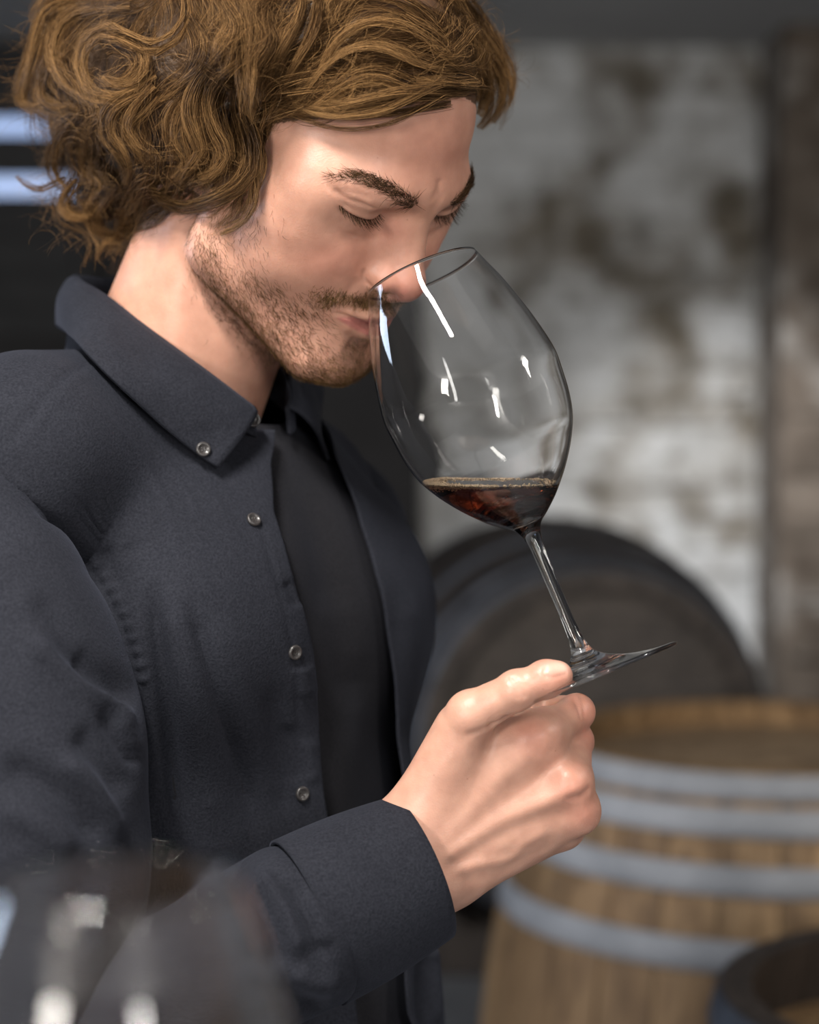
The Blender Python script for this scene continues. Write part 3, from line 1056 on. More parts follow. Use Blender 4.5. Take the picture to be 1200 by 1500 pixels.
# ---- the volume the hair fills: balls placed in the photo (pixel, depth, radius in mm)
BLOBS = [(190, 118, 1.275, 56), (300, 105, 1.245, 74), (450, 70, 1.222, 84), (585, 62, 1.228, 40), (668, 84, 1.255, 23),
         (152, 283, 1.300, 31), (235, 250, 1.270, 38), (305, 200, 1.205, 36), (120, 180, 1.29, 34), (270, 170, 1.23, 55)]


def blob_field(shrink, h=3.0):
    f = Field((-150, -215, -120), (150, 130, 165), h)
    for px, py, Y, r in BLOBS:
        c = w2h(at(px, py, Y))
        f.ell(c, (r - shrink,) * 3, 14, sym=False)
        cm = c.copy(); cm[0] = -cm[0]
        f.ell(cm, (r - shrink,) * 3, 14, sym=False)
    return f


SHELL = blob_field(0)
GX = np.arange(-20, 790, 10.0); GY = np.arange(-220, 400, 10.0)
_pix = np.array([(x, y) for y in GY for x in GX])


def shell_depth():
    T = np.linspace(1.02, 1.42, 160)
    out = np.zeros(len(_pix))
    D = CF[None] + CR[None] * ((_pix[:, 0] - 600) / FPX)[:, None] + CU[None] * ((750 - _pix[:, 1]) / FPX)[:, None]
    D = D / D[:, 1:2]
    best = np.full(len(_pix), 1e9); bestT = np.full(len(_pix), 1.25); hit = np.zeros(len(_pix), bool)
    for t in T:
        L = w2h(CO + D * t)
        ins = ((L > SHELL.lo) & (L < SHELL.lo + SHELL.h * (SHELL.n - 1))).all(1)
        v = np.where(ins, SHELL.sample(L), 60)
        new = ~hit & (v < 0)
        bestT[new] = t; hit |= new
        u = ~hit & (v < best)
        best[u] = v[u]; bestT[u] = t
    # never behind the skin
    skin = np.full(len(_pix), 9.0)
    for t in np.linspace(1.08, 1.36, 150):
        L = w2h(CO + D * t)
        ins = ((L > HFIELD.lo) & (L < HFIELD.lo + HFIELD.h * (HFIELD.n - 1))).all(1)
        v = np.where(ins, HFIELD.sample(L), 60)
        new = (skin > 8) & (v < 0)
        skin[new] = t
    bestT = np.minimum(bestT, skin - .005)
    Z = bestT.reshape(len(GY), len(GX))
    for _ in range(3):
        Z[1:-1, 1:-1] = (Z[1:-1, 1:-1] * 2 + Z[:-2, 1:-1] + Z[2:, 1:-1] + Z[1:-1, :-2] + Z[1:-1, 2:]) / 6
    return Z


ZS = shell_depth()


def depth_at(p):
    x = np.clip((p[..., 0] - GX[0]) / 10, 0, len(GX) - 1.001); y = np.clip((p[..., 1] - GY[0]) / 10, 0, len(GY) - 1.001)
    i = np.floor(x).astype(int); j = np.floor(y).astype(int); u = x - i; v = y - j
    return ZS[j, i] * (1 - u) * (1 - v) + ZS[j, i + 1] * u * (1 - v) + ZS[j + 1, i] * (1 - u) * v + ZS[j + 1, i + 1] * u * v


def to_world(p, up):
    """pixel positions p (...,2) lifted up (m) above the hair shell towards the viewer"""
    Y = depth_at(p) - up
    D = CF + CR * ((p[..., 0:1] - 600) / FPX) + CU * ((750 - p[..., 1:2]) / FPX)
    return CO + D * (Y / D[..., 1])[..., None]


# ---- locks drawn over the photo: points, half width (px), lift (mm), tone
LOCKS = [
    ([(273, -12), (278, 20), (262, 50), (240, 70), (207, 72), (180, 54), (150, 42), (125, 58), (115, 95), (125, 127), (152, 143), (180, 138), (208, 122), (228, 110)], 9, 8, 0.69),
    ([(190, 8), (157, 8), (112, 13), (82, 37), (72, 73), (80, 107), (104, 133), (140, 150), (175, 147), (200, 140)], 11, 5, 0.67),
    ([(150, 70), (165, 62), (190, 68), (205, 90), (195, 112), (170, 122), (150, 112)], 12, 2, 0.5),
    ([(110, 0), (70, 12), (56, 50), (46, 90), (34, 122), (30, 148), (48, 158), (66, 150)], 12, 0, 0.62),
    ([(90, 40), (66, 80), (52, 120), (58, 150), (80, 165), (100, 160)], 12, 1, 0.56),
    ([(200, 140), (176, 152), (158, 172), (160, 200), (178, 222), (190, 248), (186, 272)], 11, 6, 0.62),
    ([(230, 130), (200, 160), (186, 186), (200, 210), (214, 235)], 13, 5, 0.69),
    ([(150, 165), (130, 190), (118, 222), (122, 250), (140, 262)], 11, 3, 0.39),
    ([(120, 165), (98, 190), (82, 215), (76, 245), (88, 270), (108, 278)], 10, 1, 0.36),
    ([(383, 70), (354, 108), (350, 148), (366, 188), (374, 228), (362, 268), (322, 290), (285, 306), (250, 306), (222, 286), (208, 256), (218, 232)], 13, 9, 0.76),
    ([(372, 120), (366, 165), (378, 205), (372, 250), (374, 292), (356, 326), (322, 342)], 9, 7, 0.74),
    ([(350, 90), (318, 118), (306, 150), (318, 190), (334, 222), (318, 252), (290, 262)], 12, 7, 0.67),
    ([(320, 80), (290, 120), (277, 158), (286, 196), (296, 220), (276, 250), (262, 268)], 13, 6, 0.65),
    ([(300, 130), (268, 160), (258, 200), (270, 236), (252, 262)], 12, 3, 0.56),
    ([(385, 135), (388, 168), (376, 200), (384, 240), (372, 280), (352, 312)], 6, 5, 0.67),
    ([(280, 20), (300, 60), (290, 100), (262, 128), (236, 150)], 13, 4, 0.56),
    ([(330, 0), (344, 40), (322, 80), (306, 110)], 13, 4, 0.56),
    ([(400, -20), (392, 30), (402, 66), (372, 100), (378, 132), (366, 168), (352, 210), (358, 250)], 11, 8, 0.62),
    ([(470, -20), (470, 30), (454, 72), (424, 118), (402, 150), (392, 178)], 11, 6, 0.55),
    ([(440, -20), (436, 20), (414, 60), (396, 100), (392, 140)], 12, 5, 0.5),
    ([(704, 104), (652, 108), (600, 92), (550, 72), (508, 78), (474, 104), (448, 140), (420, 168)], 10, 6, 0.45),
    ([(664, 86), (630, 58), (594, 36), (556, 28), (518, 38), (488, 64), (462, 108), (430, 138)], 10, 6, 0.4),
    ([(704, 118), (652, 124), (612, 142), (572, 164), (524, 174), (474, 174), (434, 160), (418, 134)], 9, 7, 0.36),
    ([(640, 132), (600, 128), (556, 112), (516, 118), (484, 140), (452, 160), (420, 166)], 11, 4, 0.25),
    ([(700, 84), (660, 56), (610, 6), (560, -10), (510, 0), (480, 40)], 12, 4, 0.25),
    ([(668, -10), (700, 40), (726, 78), (744, 116), (734, 160), (706, 190)], 9, 3, 0.22),
    ([(690, 20), (716, 60), (738, 96), (752, 126), (746, 156)], 6, 3, 0.3),
    ([(690, 60), (706, 96), (716, 130), (712, 168), (698, 186)], 9, 2, 0.14),
    ([(640, 30), (680, 70), (704, 104), (712, 140), (700, 168)], 10, 3, 0.16),
    ([(630, -20), (670, 20), (702, 60), (722, 100), (722, 140), (706, 172)], 13, 1, 0.14),
    ([(600, 10), (650, 40), (686, 84), (700, 120), (694, 150)], 13, 1, 0.18),
    ([(650, -30), (696, 10), (730, 60), (750, 110), (748, 140)], 8, 0, 0.22),
    ([(660, 20), (706, 66), (732, 110), (738, 146), (722, 180)], 12, -3, 0.12),
    ([(714, 152), (710, 122), (692, 98), (660, 82), (630, 70)], 10, 6, .16),
    ([(702, 146), (684, 128), (652, 120), (610, 118)], 9, 6, .18),
    ([(704, 160), (712, 128), (704, 90), (684, 60)], 9, 7, .15),
    ([(660, 140), (610, 144), (560, 150), (515, 157), (470, 160), (430, 150)], 13, 3, .2),
    ([(690, 134), (640, 134), (590, 140), (540, 148), (490, 152)], 11, 5, .16),
    ([(110, 262), (92, 282), (88, 304), (106, 320), (132, 316), (146, 300)], 9, 6, 0.4),
    ([(170, 270), (150, 292), (132, 318), (144, 340), (170, 344)], 11, 3, 0.22),
    ([(215, 262), (204, 296), (186, 322), (170, 346), (150, 356)], 12, 2, 0.16),
    ([(240, 280), (228, 306), (206, 326), (184, 350)], 10, 1, 0.14),
    ([(96, 262), (60, 276), (36, 268), (24, 258)], 4, 2, 0.4),
]
# ---- flow field from the drawn locks
_fp, _ft = [], []
for pts, *_r in LOCKS:
    c = catmull(pts, 24)
    t = np.gradient(c, axis=0); t /= np.linalg.norm(t, axis=1)[:, None]
    _fp.append(c); _ft.append(t)
FP = np.vstack(_fp); FT = np.vstack(_ft)


def flow(p):
    d2 = ((p[:, None, :] - FP[None]) ** 2).sum(2)
    wgt = 1.0 / (d2 + 120) ** 1.5
    v = (wgt[..., None] * FT[None]).sum(1)
    return v / (np.linalg.norm(v, axis=1)[:, None] + 1e-9)


HAIR_POLY = np.array([(752, 118), (742, 160), (712, 186), (700, 160), (640, 146), (565, 164), (505, 178), (440, 176), (400, 176), (384, 196), (382, 262),
                      (366, 318), (322, 338), (300, 306), (246, 308), (226, 330), (172, 366), (120, 350), (76, 318), (66, 262), (84, 224), (56, 178), (26, 152),
                      (34, 96), (52, 20), (70, -60), (160, -150), (330, -190), (480, -180), (610, -110), (690, -20), (726, 50)], float)


def inside(p, poly):
    r = np.zeros(len(p), bool)
    j = len(poly) - 1
    for i in range(len(poly)):
        a, b = poly[i], poly[j]
        m = ((a[1] > p[:, 1]) != (b[1] > p[:, 1]))
        x = (b[0] - a[0]) * (p[:, 1] - a[1]) / (b[1] - a[1] + 1e-9) + a[0]
        r ^= m & (p[:, 0] < x)
        j = i
    return r


K = 12
strands, tones, rads = [], [], []


def lock(center, lift, half, n, tone, frizz=1.0, tip=.35, spread_t=.10):
    """center (K,2) px, lift (K) mm -> n strands gathered in a few wisps around it"""
    t = np.linspace(0, 1, K)
    tan = np.gradient(center, axis=0); tan /= np.linalg.norm(tan, axis=1)[:, None] + 1e-9
    nor = np.stack([-tan[:, 1], tan[:, 0]], 1)
    ns = max(3, int(half * .55))
    sub = RNG.integers(0, ns, n)
    sa = RNG.normal(0, .62, ns); sb_ = RNG.normal(0, .55, ns); sp_ = RNG.uniform(0, 6.28, (ns, 2)); sf = RNG.uniform(2.5, 7.5, (ns, 2)); sw = RNG.uniform(.10, .34, ns)
    a = (sa[sub] + RNG.normal(0, .20, n))[:, None]; b = (sb_[sub] + RNG.normal(0, .25, n))[:, None]
    env = (.75 + .5 * np.sin(math.pi * np.clip(t, 0, 1))) * (1 - (1 - tip) * t ** 2)
    wob = half * sw[sub][:, None] * np.sin(sf[sub, 0][:, None] * t[None] + sp_[sub, 0][:, None])
    wob2 = half * sw[sub][:, None] * np.sin(sf[sub, 1][:, None] * t[None] + sp_[sub, 1][:, None])
    ph = RNG.uniform(0, 6.28, (n, 1)); fr = RNG.uniform(4, 12, (n, 1)); am = RNG.gamma(1.3, .75, (n, 1)) * frizz
    am = np.where(RNG.uniform(size=(n, 1)) < .10, am * 3.2 + 1, am)
    ph2 = RNG.uniform(0, 6.28, (n, 1)); fr2 = RNG.uniform(2, 8, (n, 1))
    off = a * half * env[None] + wob + am * np.sin(fr * t[None] + ph) * (.35 + t[None])
    sl = RNG.normal(size=(n, 1)) * spread_t
    tt = np.clip(t[None] * (1 - np.abs(sl)) + np.maximum(sl, 0), 0, 1)
    c = np.stack([np.interp(tt, t, center[:, k]) for k in range(2)], -1)
    nn = np.stack([np.interp(tt, t, nor[:, k]) for k in range(2)], -1)
    p = c + nn * off[..., None]
    bulge = (1 - np.clip(np.abs(a), 0, 1.6) / 1.6)
    up = np.interp(tt, t, lift) + b * half * .34 * env[None] + bulge * half * .30 + wob2 * .4 + am * .45 * np.sin(fr2 * t[None] + ph2)
    return to_world(p, up * .001)


for pts, half, lf, tone in LOCKS:
    tone = RNG.normal(.45, .07)
    c = catmull(pts, K)
    t = np.linspace(0, 1, K)
    lift = lf * (np.sin(math.pi * np.clip(t * .9 + .06, 0, 1)) * 1.2) - 1
    n = int(13 * half * (1 if len(pts) < 9 else 1.3))
    strands.append(lock(c, lift, half, n, tone)); tones.append(np.clip(tone + RNG.normal(0, .2, n), 0, 1)); rads.append(np.full(n, .000095))

NL = 585
cand = RNG.uniform((20, -190), (755, 366), (NL * 3, 2))
cand = cand[inside(cand, HAIR_POLY)][:NL]
for p0 in cand:
    Ln = RNG.uniform(70, 170)
    cur = p0[None].copy(); path = [cur[0].copy()]
    ph = RNG.uniform(0, 6.28)
    for i in range(K - 1):
        v = flow(cur)[0]
        an = .35 * math.sin(ph + i * .55)
        v = np.array([v[0] * math.cos(an) - v[1] * math.sin(an), v[0] * math.sin(an) + v[1] * math.cos(an)])
        cur = cur + v * Ln / (K - 1)
        path.append(cur[0].copy())
    c = np.array(path)
    ins = inside(c, HAIR_POLY)
    if ins.sum() < K * .75: continue
    layer = RNG.choice([-12, -9, -6, -2])
    t = np.linspace(0, 1, K)
    lift = layer + 4 * np.sin(math.pi * t)
    half = RNG.uniform(6, 13)
    n = int(RNG.integers(14, 24))
    tone = RNG.normal(.40, .09)
    strands.append(lock(c, lift, half, n, tone, 1.2)); tones.append(np.clip(tone + RNG.normal(0, .13, n), 0, 1)); rads.append(np.full(n, .00009))

# loose single hairs lying over the locks
for k in range(230):
    p0 = cand[RNG.integers(0, len(cand))]
    cur = p0[None].copy(); path = [cur[0].copy()]; ph = RNG.uniform(0, 6.28); Ln = RNG.uniform(50, 150); tw = RNG.normal(0, .5)
    for i in range(K - 1):
        v = flow(cur)[0]; an = tw + .7 * math.sin(ph + i * .6)
        v = np.array([v[0] * math.cos(an) - v[1] * math.sin(an), v[0] * math.sin(an) + v[1] * math.cos(an)])
        cur = cur + v * Ln / (K - 1); path.append(cur[0].copy())
    c = np.array(path)
    if inside(c, HAIR_POLY).sum() < K * .8: continue
    n = 6
    strands.append(lock(c, np.full(K, RNG.uniform(2, 8)), RNG.uniform(10, 26), n, .5, 2.6)); tones.append(RNG.uniform(.35, .8, n)); rads.append(np.full(n, .00007))

# stray hairs that stand off the outline
FLY = 330
edge = np.array([(750, 110), (735, 60), (700, 10), (56, 20), (38, 70), (30, 110), (28, 150), (70, 190), (74, 240), (66, 280), (90, 330), (130, 352), (170, 362)], float)
ed = catmull(edge[3:], 60)
for i in range(FLY):
    e = ed[RNG.integers(0, 60)] if RNG.uniform() < .8 else edge[RNG.integers(0, 3)]
    out = np.array([-1.0, .15]) if e[0] < 400 else np.array([.8, -.3])
    a0 = RNG.normal(0, .8); L_ = RNG.uniform(10, 56)
    v = np.array([out[0] * math.cos(a0) - out[1] * math.sin(a0), out[0] * math.sin(a0) + out[1] * math.cos(a0)])
    cv = RNG.normal(0, 2.2)
    p = [e - v * 22 + RNG.normal(0, 6, 2)]
    for k in range(K - 1):
        an = cv / K
        v = np.array([v[0] * math.cos(an) - v[1] * math.sin(an), v[0] * math.sin(an) + v[1] * math.cos(an)])
        p.append(p[-1] + v * (22 + L_) / K)
    strands.append(to_world(np.array(p)[None], np.full((1, K), RNG.uniform(-.012, .004))))
    tones.append(RNG.uniform(.3, .7, 1)); rads.append(np.full(1, .00008))

SV = keep_out(np.concatenate(strands), 1.2); ST = np.concatenate(tones); SR = np.concatenate(rads)
# the other half of the head: the same growth mirrored across the middle of the head, thinner
ml = w2h(SV); keepm = RNG.uniform(size=len(SV)) < .22
mir = ml[keepm].copy(); mir[..., 0] *= -1
pm = proj(h2w(mir).reshape(-1, 3)).reshape(mir.shape[0], K, 2)
# keep the mirrored growth off the visible face and inside the crown
ok = ~((pm[..., 0] > 385) & (pm[..., 1] > 150)).any(1)
ok &= ~((pm[..., 0] > 757).any(1))
mir = mir[ok]
SV = np.concatenate([SV, h2w(mir)]); ST = np.concatenate([ST, ST[keepm][ok]]); SR = np.concatenate([SR, SR[keepm][ok]])
# crown and back of the head, turned away from the viewer: hair laid over the shell from a whorl on the crown
sv_, sf_ = SHELL.mesh(2)
sn_ = vnormals(sv_, sf_)
ctr_ = sv_[sf_].mean(1); nn_ = sn_[sf_].mean(1)
wv_ = h2w(ctr_); vw_ = wv_ - CO; vw_ /= np.linalg.norm(vw_, axis=1)[:, None]
away = ((nn_ @ HR) * vw_).sum(1)
pc_ = proj(wv_)
wt = np.clip(away + .45, 0, 1) * (ctr_[:, 2] > -60) * (ctr_[:, 1] < 70) * ~((pc_[:, 0] > 385) & (pc_[:, 1] > 130))
wt = wt / wt.sum()
whorl = np.array([0, -70, 120.0])
KB = []
for _ in range(240):
    i = RNG.choice(len(ctr_), p=wt)
    p = ctr_[i].copy(); lp_ = []
    ph = RNG.uniform(0, 6.28); sw_ = RNG.uniform(.3, .8)
    for k in range(K):
        g = SHELL.grad(p[None])[0]
        p = p - g * (SHELL.sample(p[None])[0] + RNG.uniform(-.3, .3))
        lp_.append(p.copy())
        d = p - whorl; d = d + np.array([0, 0, -40.0])
        d -= g * (d @ g); d /= np.linalg.norm(d) + 1e-9
        s_ = np.cross(g, d)
        d = d + s_ * sw_ * math.sin(ph + k * .7)
        p = p + d / np.linalg.norm(d) * 6.0
    lp_ = np.array(lp_)
    g = SHELL.grad(lp_); tg = np.gradient(lp_, axis=0); tg /= np.linalg.norm(tg, axis=1)[:, None]
    sd = np.cross(g, tg)
    n = 16
    t = np.linspace(0, 1, K)
    a_ = RNG.normal(0, 3.2, (n, 1)); b_ = RNG.normal(0, 2.2, (n, 1)) - RNG.choice([1, 4, 8])
    wob = RNG.uniform(.3, 1.6, (n, 1)) * np.sin(RNG.uniform(3, 10, (n, 1)) * t[None] + RNG.uniform(0, 6.28, (n, 1)))
    env = 1 - .5 * t ** 2
    KB.append(lp_[None] + sd[None] * (a_ * env[None] + wob)[..., None] + g[None] * (b_ + wob * .6)[..., None])
KB = np.concatenate(KB)
SV = np.concatenate([SV, h2w(KB)]); ST = np.concatenate([ST, np.clip(RNG.normal(.40, .16, len(KB)), 0, 1)]); SR = np.concatenate([SR, np.full(len(KB), .00012)])
HAIR = strand_mesh('hair', SV, SR, SR * .35, ST, HAIRM, PERSON)
tag(HAIR, 'wavy chin-length brown hair with golden ends', kind='stuff')

# inner mass of the hair, the same brown, so that no light shines through
cf = blob_field(13)
cf.V = np.maximum(cf.V, -60)
cv_, cf_ = cf.mesh(2)
CORE_M = noise_mat('hair_inner', (.045, .023, .010), (.085, .044, .019), 60, .7, .6, (1, 1, 1), bscale=160)
core = mesh_obj('hair_underlayer', h2w(cv_), cf_, CORE_M, PERSON)

# ---------------------------------------------------------------- short hair grown from the skin
HW = h2w(HV); HNW = HN @ HR
_S = HV.copy(); _S[:, 0] = np.abs(_S[:, 0])
HPX = proj(h2w(_S))              # the place of every skin point (or of its mirror twin) in the photo
fc = HV[HF].mean(1)
farea = np.linalg.norm(np.cross(HV[HF[:, 2]] - HV[HF[:, 0]], HV[HF[:, 3]] - HV[HF[:, 1]]), axis=1) * .5


def dens(p, blobs):
    d = np.zeros(len(p))
    for x, y, sx, sy, a, wgt in blobs:
        c, s = math.cos(math.radians(a)), math.sin(math.radians(a))
        u = (p[:, 0] - x) * c + (p[:, 1] - y) * s; v = -(p[:, 0] - x) * s + (p[:, 1] - y) * c
        d += wgt * np.exp(-(np.abs(u / sx) ** 3) - np.abs(v / sy) ** 3)
    return np.maximum(d, 0)


def grow(density, count, length, lean, direc, curl, K2=5, gap=0):
    """direc(px) -> photo direction (px) of the hairs; returns (S,K2,3) world"""
    fp = HPX[HF].mean(1)
    wgt = density(fp) * farea * (fc[:, 1] > -5) * (fc[:, 2] > -135)
    wgt /= wgt.sum()
    i = RNG.choice(len(HF), count, p=wgt)
    b = RNG.dirichlet((1, 1, 1, 1), count)
    root = (HV[HF[i]] * b[..., None]).sum(1)
    nor = (HN[HF[i]] * b[..., None]).sum(1); nor /= np.linalg.norm(nor, axis=1)[:, None]
    px = (HPX[HF[i]] * b[..., None]).sum(1)
    d2 = direc(px)
    Dw = CR[None] * d2[:, :1] - CU[None] * d2[:, 1:2]       # photo direction on the near side, in world
    Dl = Dw @ HR.T
    side = np.where(root[:, 0] < 0, -1.0, 1.0)
    Dl[:, 0] *= side
    Dl = Dl + RNG.normal(0, .35, Dl.shape)
    Dl -= nor * (Dl * nor).sum(1)[:, None]
    Dl /= np.linalg.norm(Dl, axis=1)[:, None] + 1e-9
    L_ = length * RNG.uniform(.55, 1.25, count)
    sidev = np.cross(nor, Dl)
    cu = RNG.normal(0, curl, count)
    t = np.linspace(0, 1, K2)
    C = root[:, None] - nor[:, None] * .3 + L_[:, None, None] * (nor[:, None] * (lean * (t - .35 * t ** 2))[None, :, None] + Dl[:, None] * (t * (1 - lean * .3))[None, :, None]
                                                + sidev[:, None] * (cu[:, None] * t[None] ** 2)[..., None])
    return h2w(C), px


BEARD_D = [(303, 362, 20, 36, -10, .9), (335, 350, 52, 62, 20, .26), (312, 395, 17, 55, -22, 1.0), (370, 450, 70, 34, 42, 1.0), (352, 470, 80, 18, 45, 1.3), (440, 520, 70, 34, 35, 1.5),
           (485, 550, 46, 22, 5, 2.0), (395, 430, 55, 26, 35, .55), (520, 525, 12, 26, 0, 1.1), (430, 470, 45, 24, 10, .32), (515, 505, 20, 9, 10, .9),
           (450, 452, 30, 16, 20, .6), (480, 525, 34, 16, 0, .35)]
MOUST_D = [(520, 437, 46, 9, 8, 1.0), (556, 441, 22, 12, 20, 1.0), (476, 444, 14, 10, -30, .5)]
BROW_TOP = [(480, 259), (500, 252), (525, 248), (548, 251), (572, 263), (595, 280), (615, 300)]
BROW_BOT = [(476, 263), (500, 263), (522, 268), (545, 274), (568, 286), (590, 301), (606, 305)]
BROW_POLY = np.array(BROW_TOP + BROW_BOT[::-1], float)

def beard_dir(p):
    v = np.stack([np.full(len(p), .35), np.full(len(p), 1.0)], 1)
    jaw = sstep(p[:, 1], 430, 520)
    v[:, 0] += .5 * jaw
    return v / np.linalg.norm(v, axis=1)[:, None]

C1, px1 = grow(lambda p: dens(p, BEARD_D), 11500, 5.6, .5, beard_dir, .35)
tn1 = np.clip(.30 + RNG.normal(0, .2, len(C1)) + .30 * sstep(px1[:, 0], 430, 510), 0, 1)
strand_mesh('beard', C1, .00008, .00004, tn1, BEARDM, PERSON)['kind'] = 'stuff'
C2, px2 = grow(lambda p: dens(p, MOUST_D) * (p[:, 1] < 453 + (p[:, 0] - 484) * .22), 2000, 5.0, .5, lambda p: np.tile(np.array([[-.15, 1.0]]), (len(p), 1)), .3)
tn2 = np.clip(.55 + RNG.normal(0, .22, len(C2)), 0, 1)
strand_mesh('moustache', C2, .0001, .00004, tn2, BEARDM, PERSON)['kind'] = 'stuff'

def brow_dir(p):
    a = np.interp(p[:, 0], [480, 540, 575, 612], [math.radians(188), math.radians(195), math.radians(205), math.radians(240)])
    v = np.stack([np.cos(a), np.sin(a)], 1)
    mid = np.interp(p[:, 0], [480, 525, 570, 610], [261, 258, 275, 300])
    v[:, 1] += np.clip((mid - p[:, 1]) * .05, -.5, .7)
    return v

C3, px3 = grow(lambda p: inside(p, BROW_POLY) * (.30 + .70 * sstep(p[:, 0], 480, 560)) + 1e-9, 1250, 7.5, .32, brow_dir, .2)
tn3 = np.clip(.45 - .2 * sstep(px3[:, 0], 500, 575) + RNG.normal(0, .15, len(C3)), 0, 1)  # lighter tail: partly golden hair, partly light put into the tone
strand_mesh('eyebrows', C3, .00011, .00004, tn3, BROWM, PERSON)['kind'] = 'stuff'

# lashes of the closed eyes
lp = HFIELD.pick([(497, 300), (506, 307.5), (516, 313.5), (526, 318), (538, 321), (548, 320), (557, 313)], w2h, h2w)
NLASH = 120
lc = catmull(lp, NLASH)
lash = []
for s_ in (1, -1):
    t = np.linspace(0, 1, 7)
    u = np.linspace(-1, 1, NLASH)
    root = lc + RNG.normal(0, .25, lc.shape)
    dirv = np.stack([.35 * u * -1, np.full(NLASH, .75), np.full(NLASH, -.75)], 1) + RNG.normal(0, .14, (NLASH, 3))
    Ls = RNG.uniform(5.0, 8.5, NLASH) * (1 - .35 * np.abs(u))
    c_ = root[:, None] + Ls[:, None, None] * (dirv[:, None] * t[None, :, None] + np.array([0, .25, .3])[None, None] * (t ** 2)[None, :, None])
    c_[..., 0] *= s_
    lash.append(c_)
strand_mesh('eyelashes', h2w(np.concatenate(lash)), .00011, .00003, np.full(2 * NLASH, .1), BROWM, PERSON)['kind'] = 'stuff'
# ================================================================ clothes
TY = math.radians(32)
FWD = np.array([math.cos(TY), -math.sin(TY), 0.0]); RGT = np.array([-math.sin(TY), -math.cos(TY), 0.0]); UPZ = np.array([0, 0, 1.0])
TC = np.array([-.125, 1.29, 0.0])
def tp(r, f, z): return TC + RGT * r + FWD * f + UPZ * z

def build_torso():
    F_ = Field((-560, 940, 640), (330, 1640, 1500), 5.0)
    e = lambda p, rad, k=40: F_.ell(np.array(p) * 1000, rad, k, sym=False, rot=(0, 0, -32))
    c = lambda a, b, ra, rb, k=40: F_.cone(np.array(a) * 1000, np.array(b) * 1000, ra, rb, k, sym=False)
    e(tp(0, -.005, 1.26), (104, 155, 185))
    e(tp(0, .018, 1.00), (112, 150, 260), 50)
    e(tp(0, .03, .80), (118, 165, 160), 50)
    c(tp(.155, -.02, 1.392), tp(-.125, -.02, 1.355), 52, 46, 30)
    c(tp(.03, -.03, 1.412), tp(.14, -.024, 1.412), 50, 46, 25)
    c(tp(.0, -.03, 1.41), tp(-.115, -.022, 1.375), 52, 42, 25)
    for s in (1, -1):
        e(tp(s * .070, .050, 1.30), (46, 66, 60), 45)
    return F_

TORSO = build_torso()
AX_Z = 1.24
def axis_pt(z): return TC + FWD * np.interp(z, [.75, 1.0, 1.24], [.025, .02, -.005]) + UPZ * z

def cast(org, dr, off):
    """distance from org along dr to the torso surface raised by off (all metres)"""
    lo = np.zeros(len(org)); hi = np.full(len(org), .34)
    for _ in range(26):
        m = (lo + hi) / 2
        v = TORSO.sample((org + dr * m[:, None]) * 1000) - off * 1000
        ins = v < 0
        lo = np.where(ins, m, lo); hi = np.where(ins, hi, m)
    return org + dr * lo[:, None]

def param(phi, v, off):
    """phi around (0 = forward, + towards the man's right), v: 0 hem .. 1 waist-to-chest .. 2 neck"""
    phi = np.asarray(phi, float).ravel(); v = np.asarray(v, float).ravel()
    z = np.where(v < 1, .80 + (AX_Z - .80) * v, AX_Z)
    el = np.where(v > 1, (v - 1) * math.radians(78), 0)
    O = TC[None] + FWD[None] * np.interp(z, [.75, 1.0, 1.24], [.025, .02, -.005])[:, None] + UPZ[None] * z[:, None]
    Dh = FWD[None] * np.cos(phi)[:, None] + RGT[None] * np.sin(phi)[:, None]
    D = Dh * np.cos(el)[:, None] + UPZ[None] * np.sin(el)[:, None]
    return cast(O, D, off)

def to_param(P):
    d = P - np.array([axis_pt(min(p[2], AX_Z)) for p in P])
    phi = np.arctan2(d @ RGT, d @ FWD)
    h = np.hypot(d @ RGT, d @ FWD)
    el = np.arctan2(np.maximum(P[:, 2] - AX_Z, 0), h)
    v = np.where(P[:, 2] < AX_Z, (P[:, 2] - .80) / (AX_Z - .80), 1 + el / math.radians(78))
    return phi, v

def pick_torso(pix, off=0.0):
    save = TORSO.V
    TORSO.V = save - off * 1000
    r = TORSO.pick(pix, lambda w_: np.asarray(w_) * 1000, None, 1.0, 1.6) * .001
    TORSO.V = save
    return r

def px_folds(P, Nn, folds, world_scale=1.0):
    """press folds drawn over the photo into the side of the cloth that faces the viewer (width, height in mm)"""
    q = proj(P)
    dep = (P - CO) @ CF
    view = (P - CO); view /= np.linalg.norm(view, axis=1)[:, None]
    face = np.clip(-(Nn * view).sum(1) * 2.2, 0, 1)
    D = np.zeros(len(P))
    for pts, wd, hgt in folds:
        c = catmull(np.array(pts, float), 26)
        wpx = wd * .001 * FPX / 1.13
        m = np.where(((q > c.min(0) - 3 * wpx) & (q < c.max(0) + 3 * wpx)).all(1) & (face > 0))[0]
        if len(m) == 0: continue
        d = np.full(len(m), 1e9); tt = np.zeros(len(m))
        for i in range(len(c) - 1):
            ba = c[i + 1] - c[i]
            t = np.clip((q[m] - c[i]) @ ba / (ba @ ba + 1e-9), 0, 1)
            dd = np.linalg.norm(q[m] - c[i] - t[:, None] * ba, axis=1)
            b = dd < d
            d[b] = dd[b]; tt[b] = (i + t[b]) / (len(c) - 1)
        env = np.minimum(1, np.minimum(tt, 1 - tt) * 6 + .15)
        D[m] += hgt * .001 * (1.5 if wd > 3 else 1.15) * np.exp(-(d / wpx) ** 2) * face[m] * env
    return P + Nn * D[:, None]

def grid_faces(nr, nc, closed=False):
    i, j = np.meshgrid(np.arange(nr - 1), np.arange(nc if closed else nc - 1), indexing='ij')
    k = (j + 1) % nc
    return np.stack([i * nc + j, i * nc + k, (i + 1) * nc + k, (i + 1) * nc + j], -1).reshape(-1, 4)

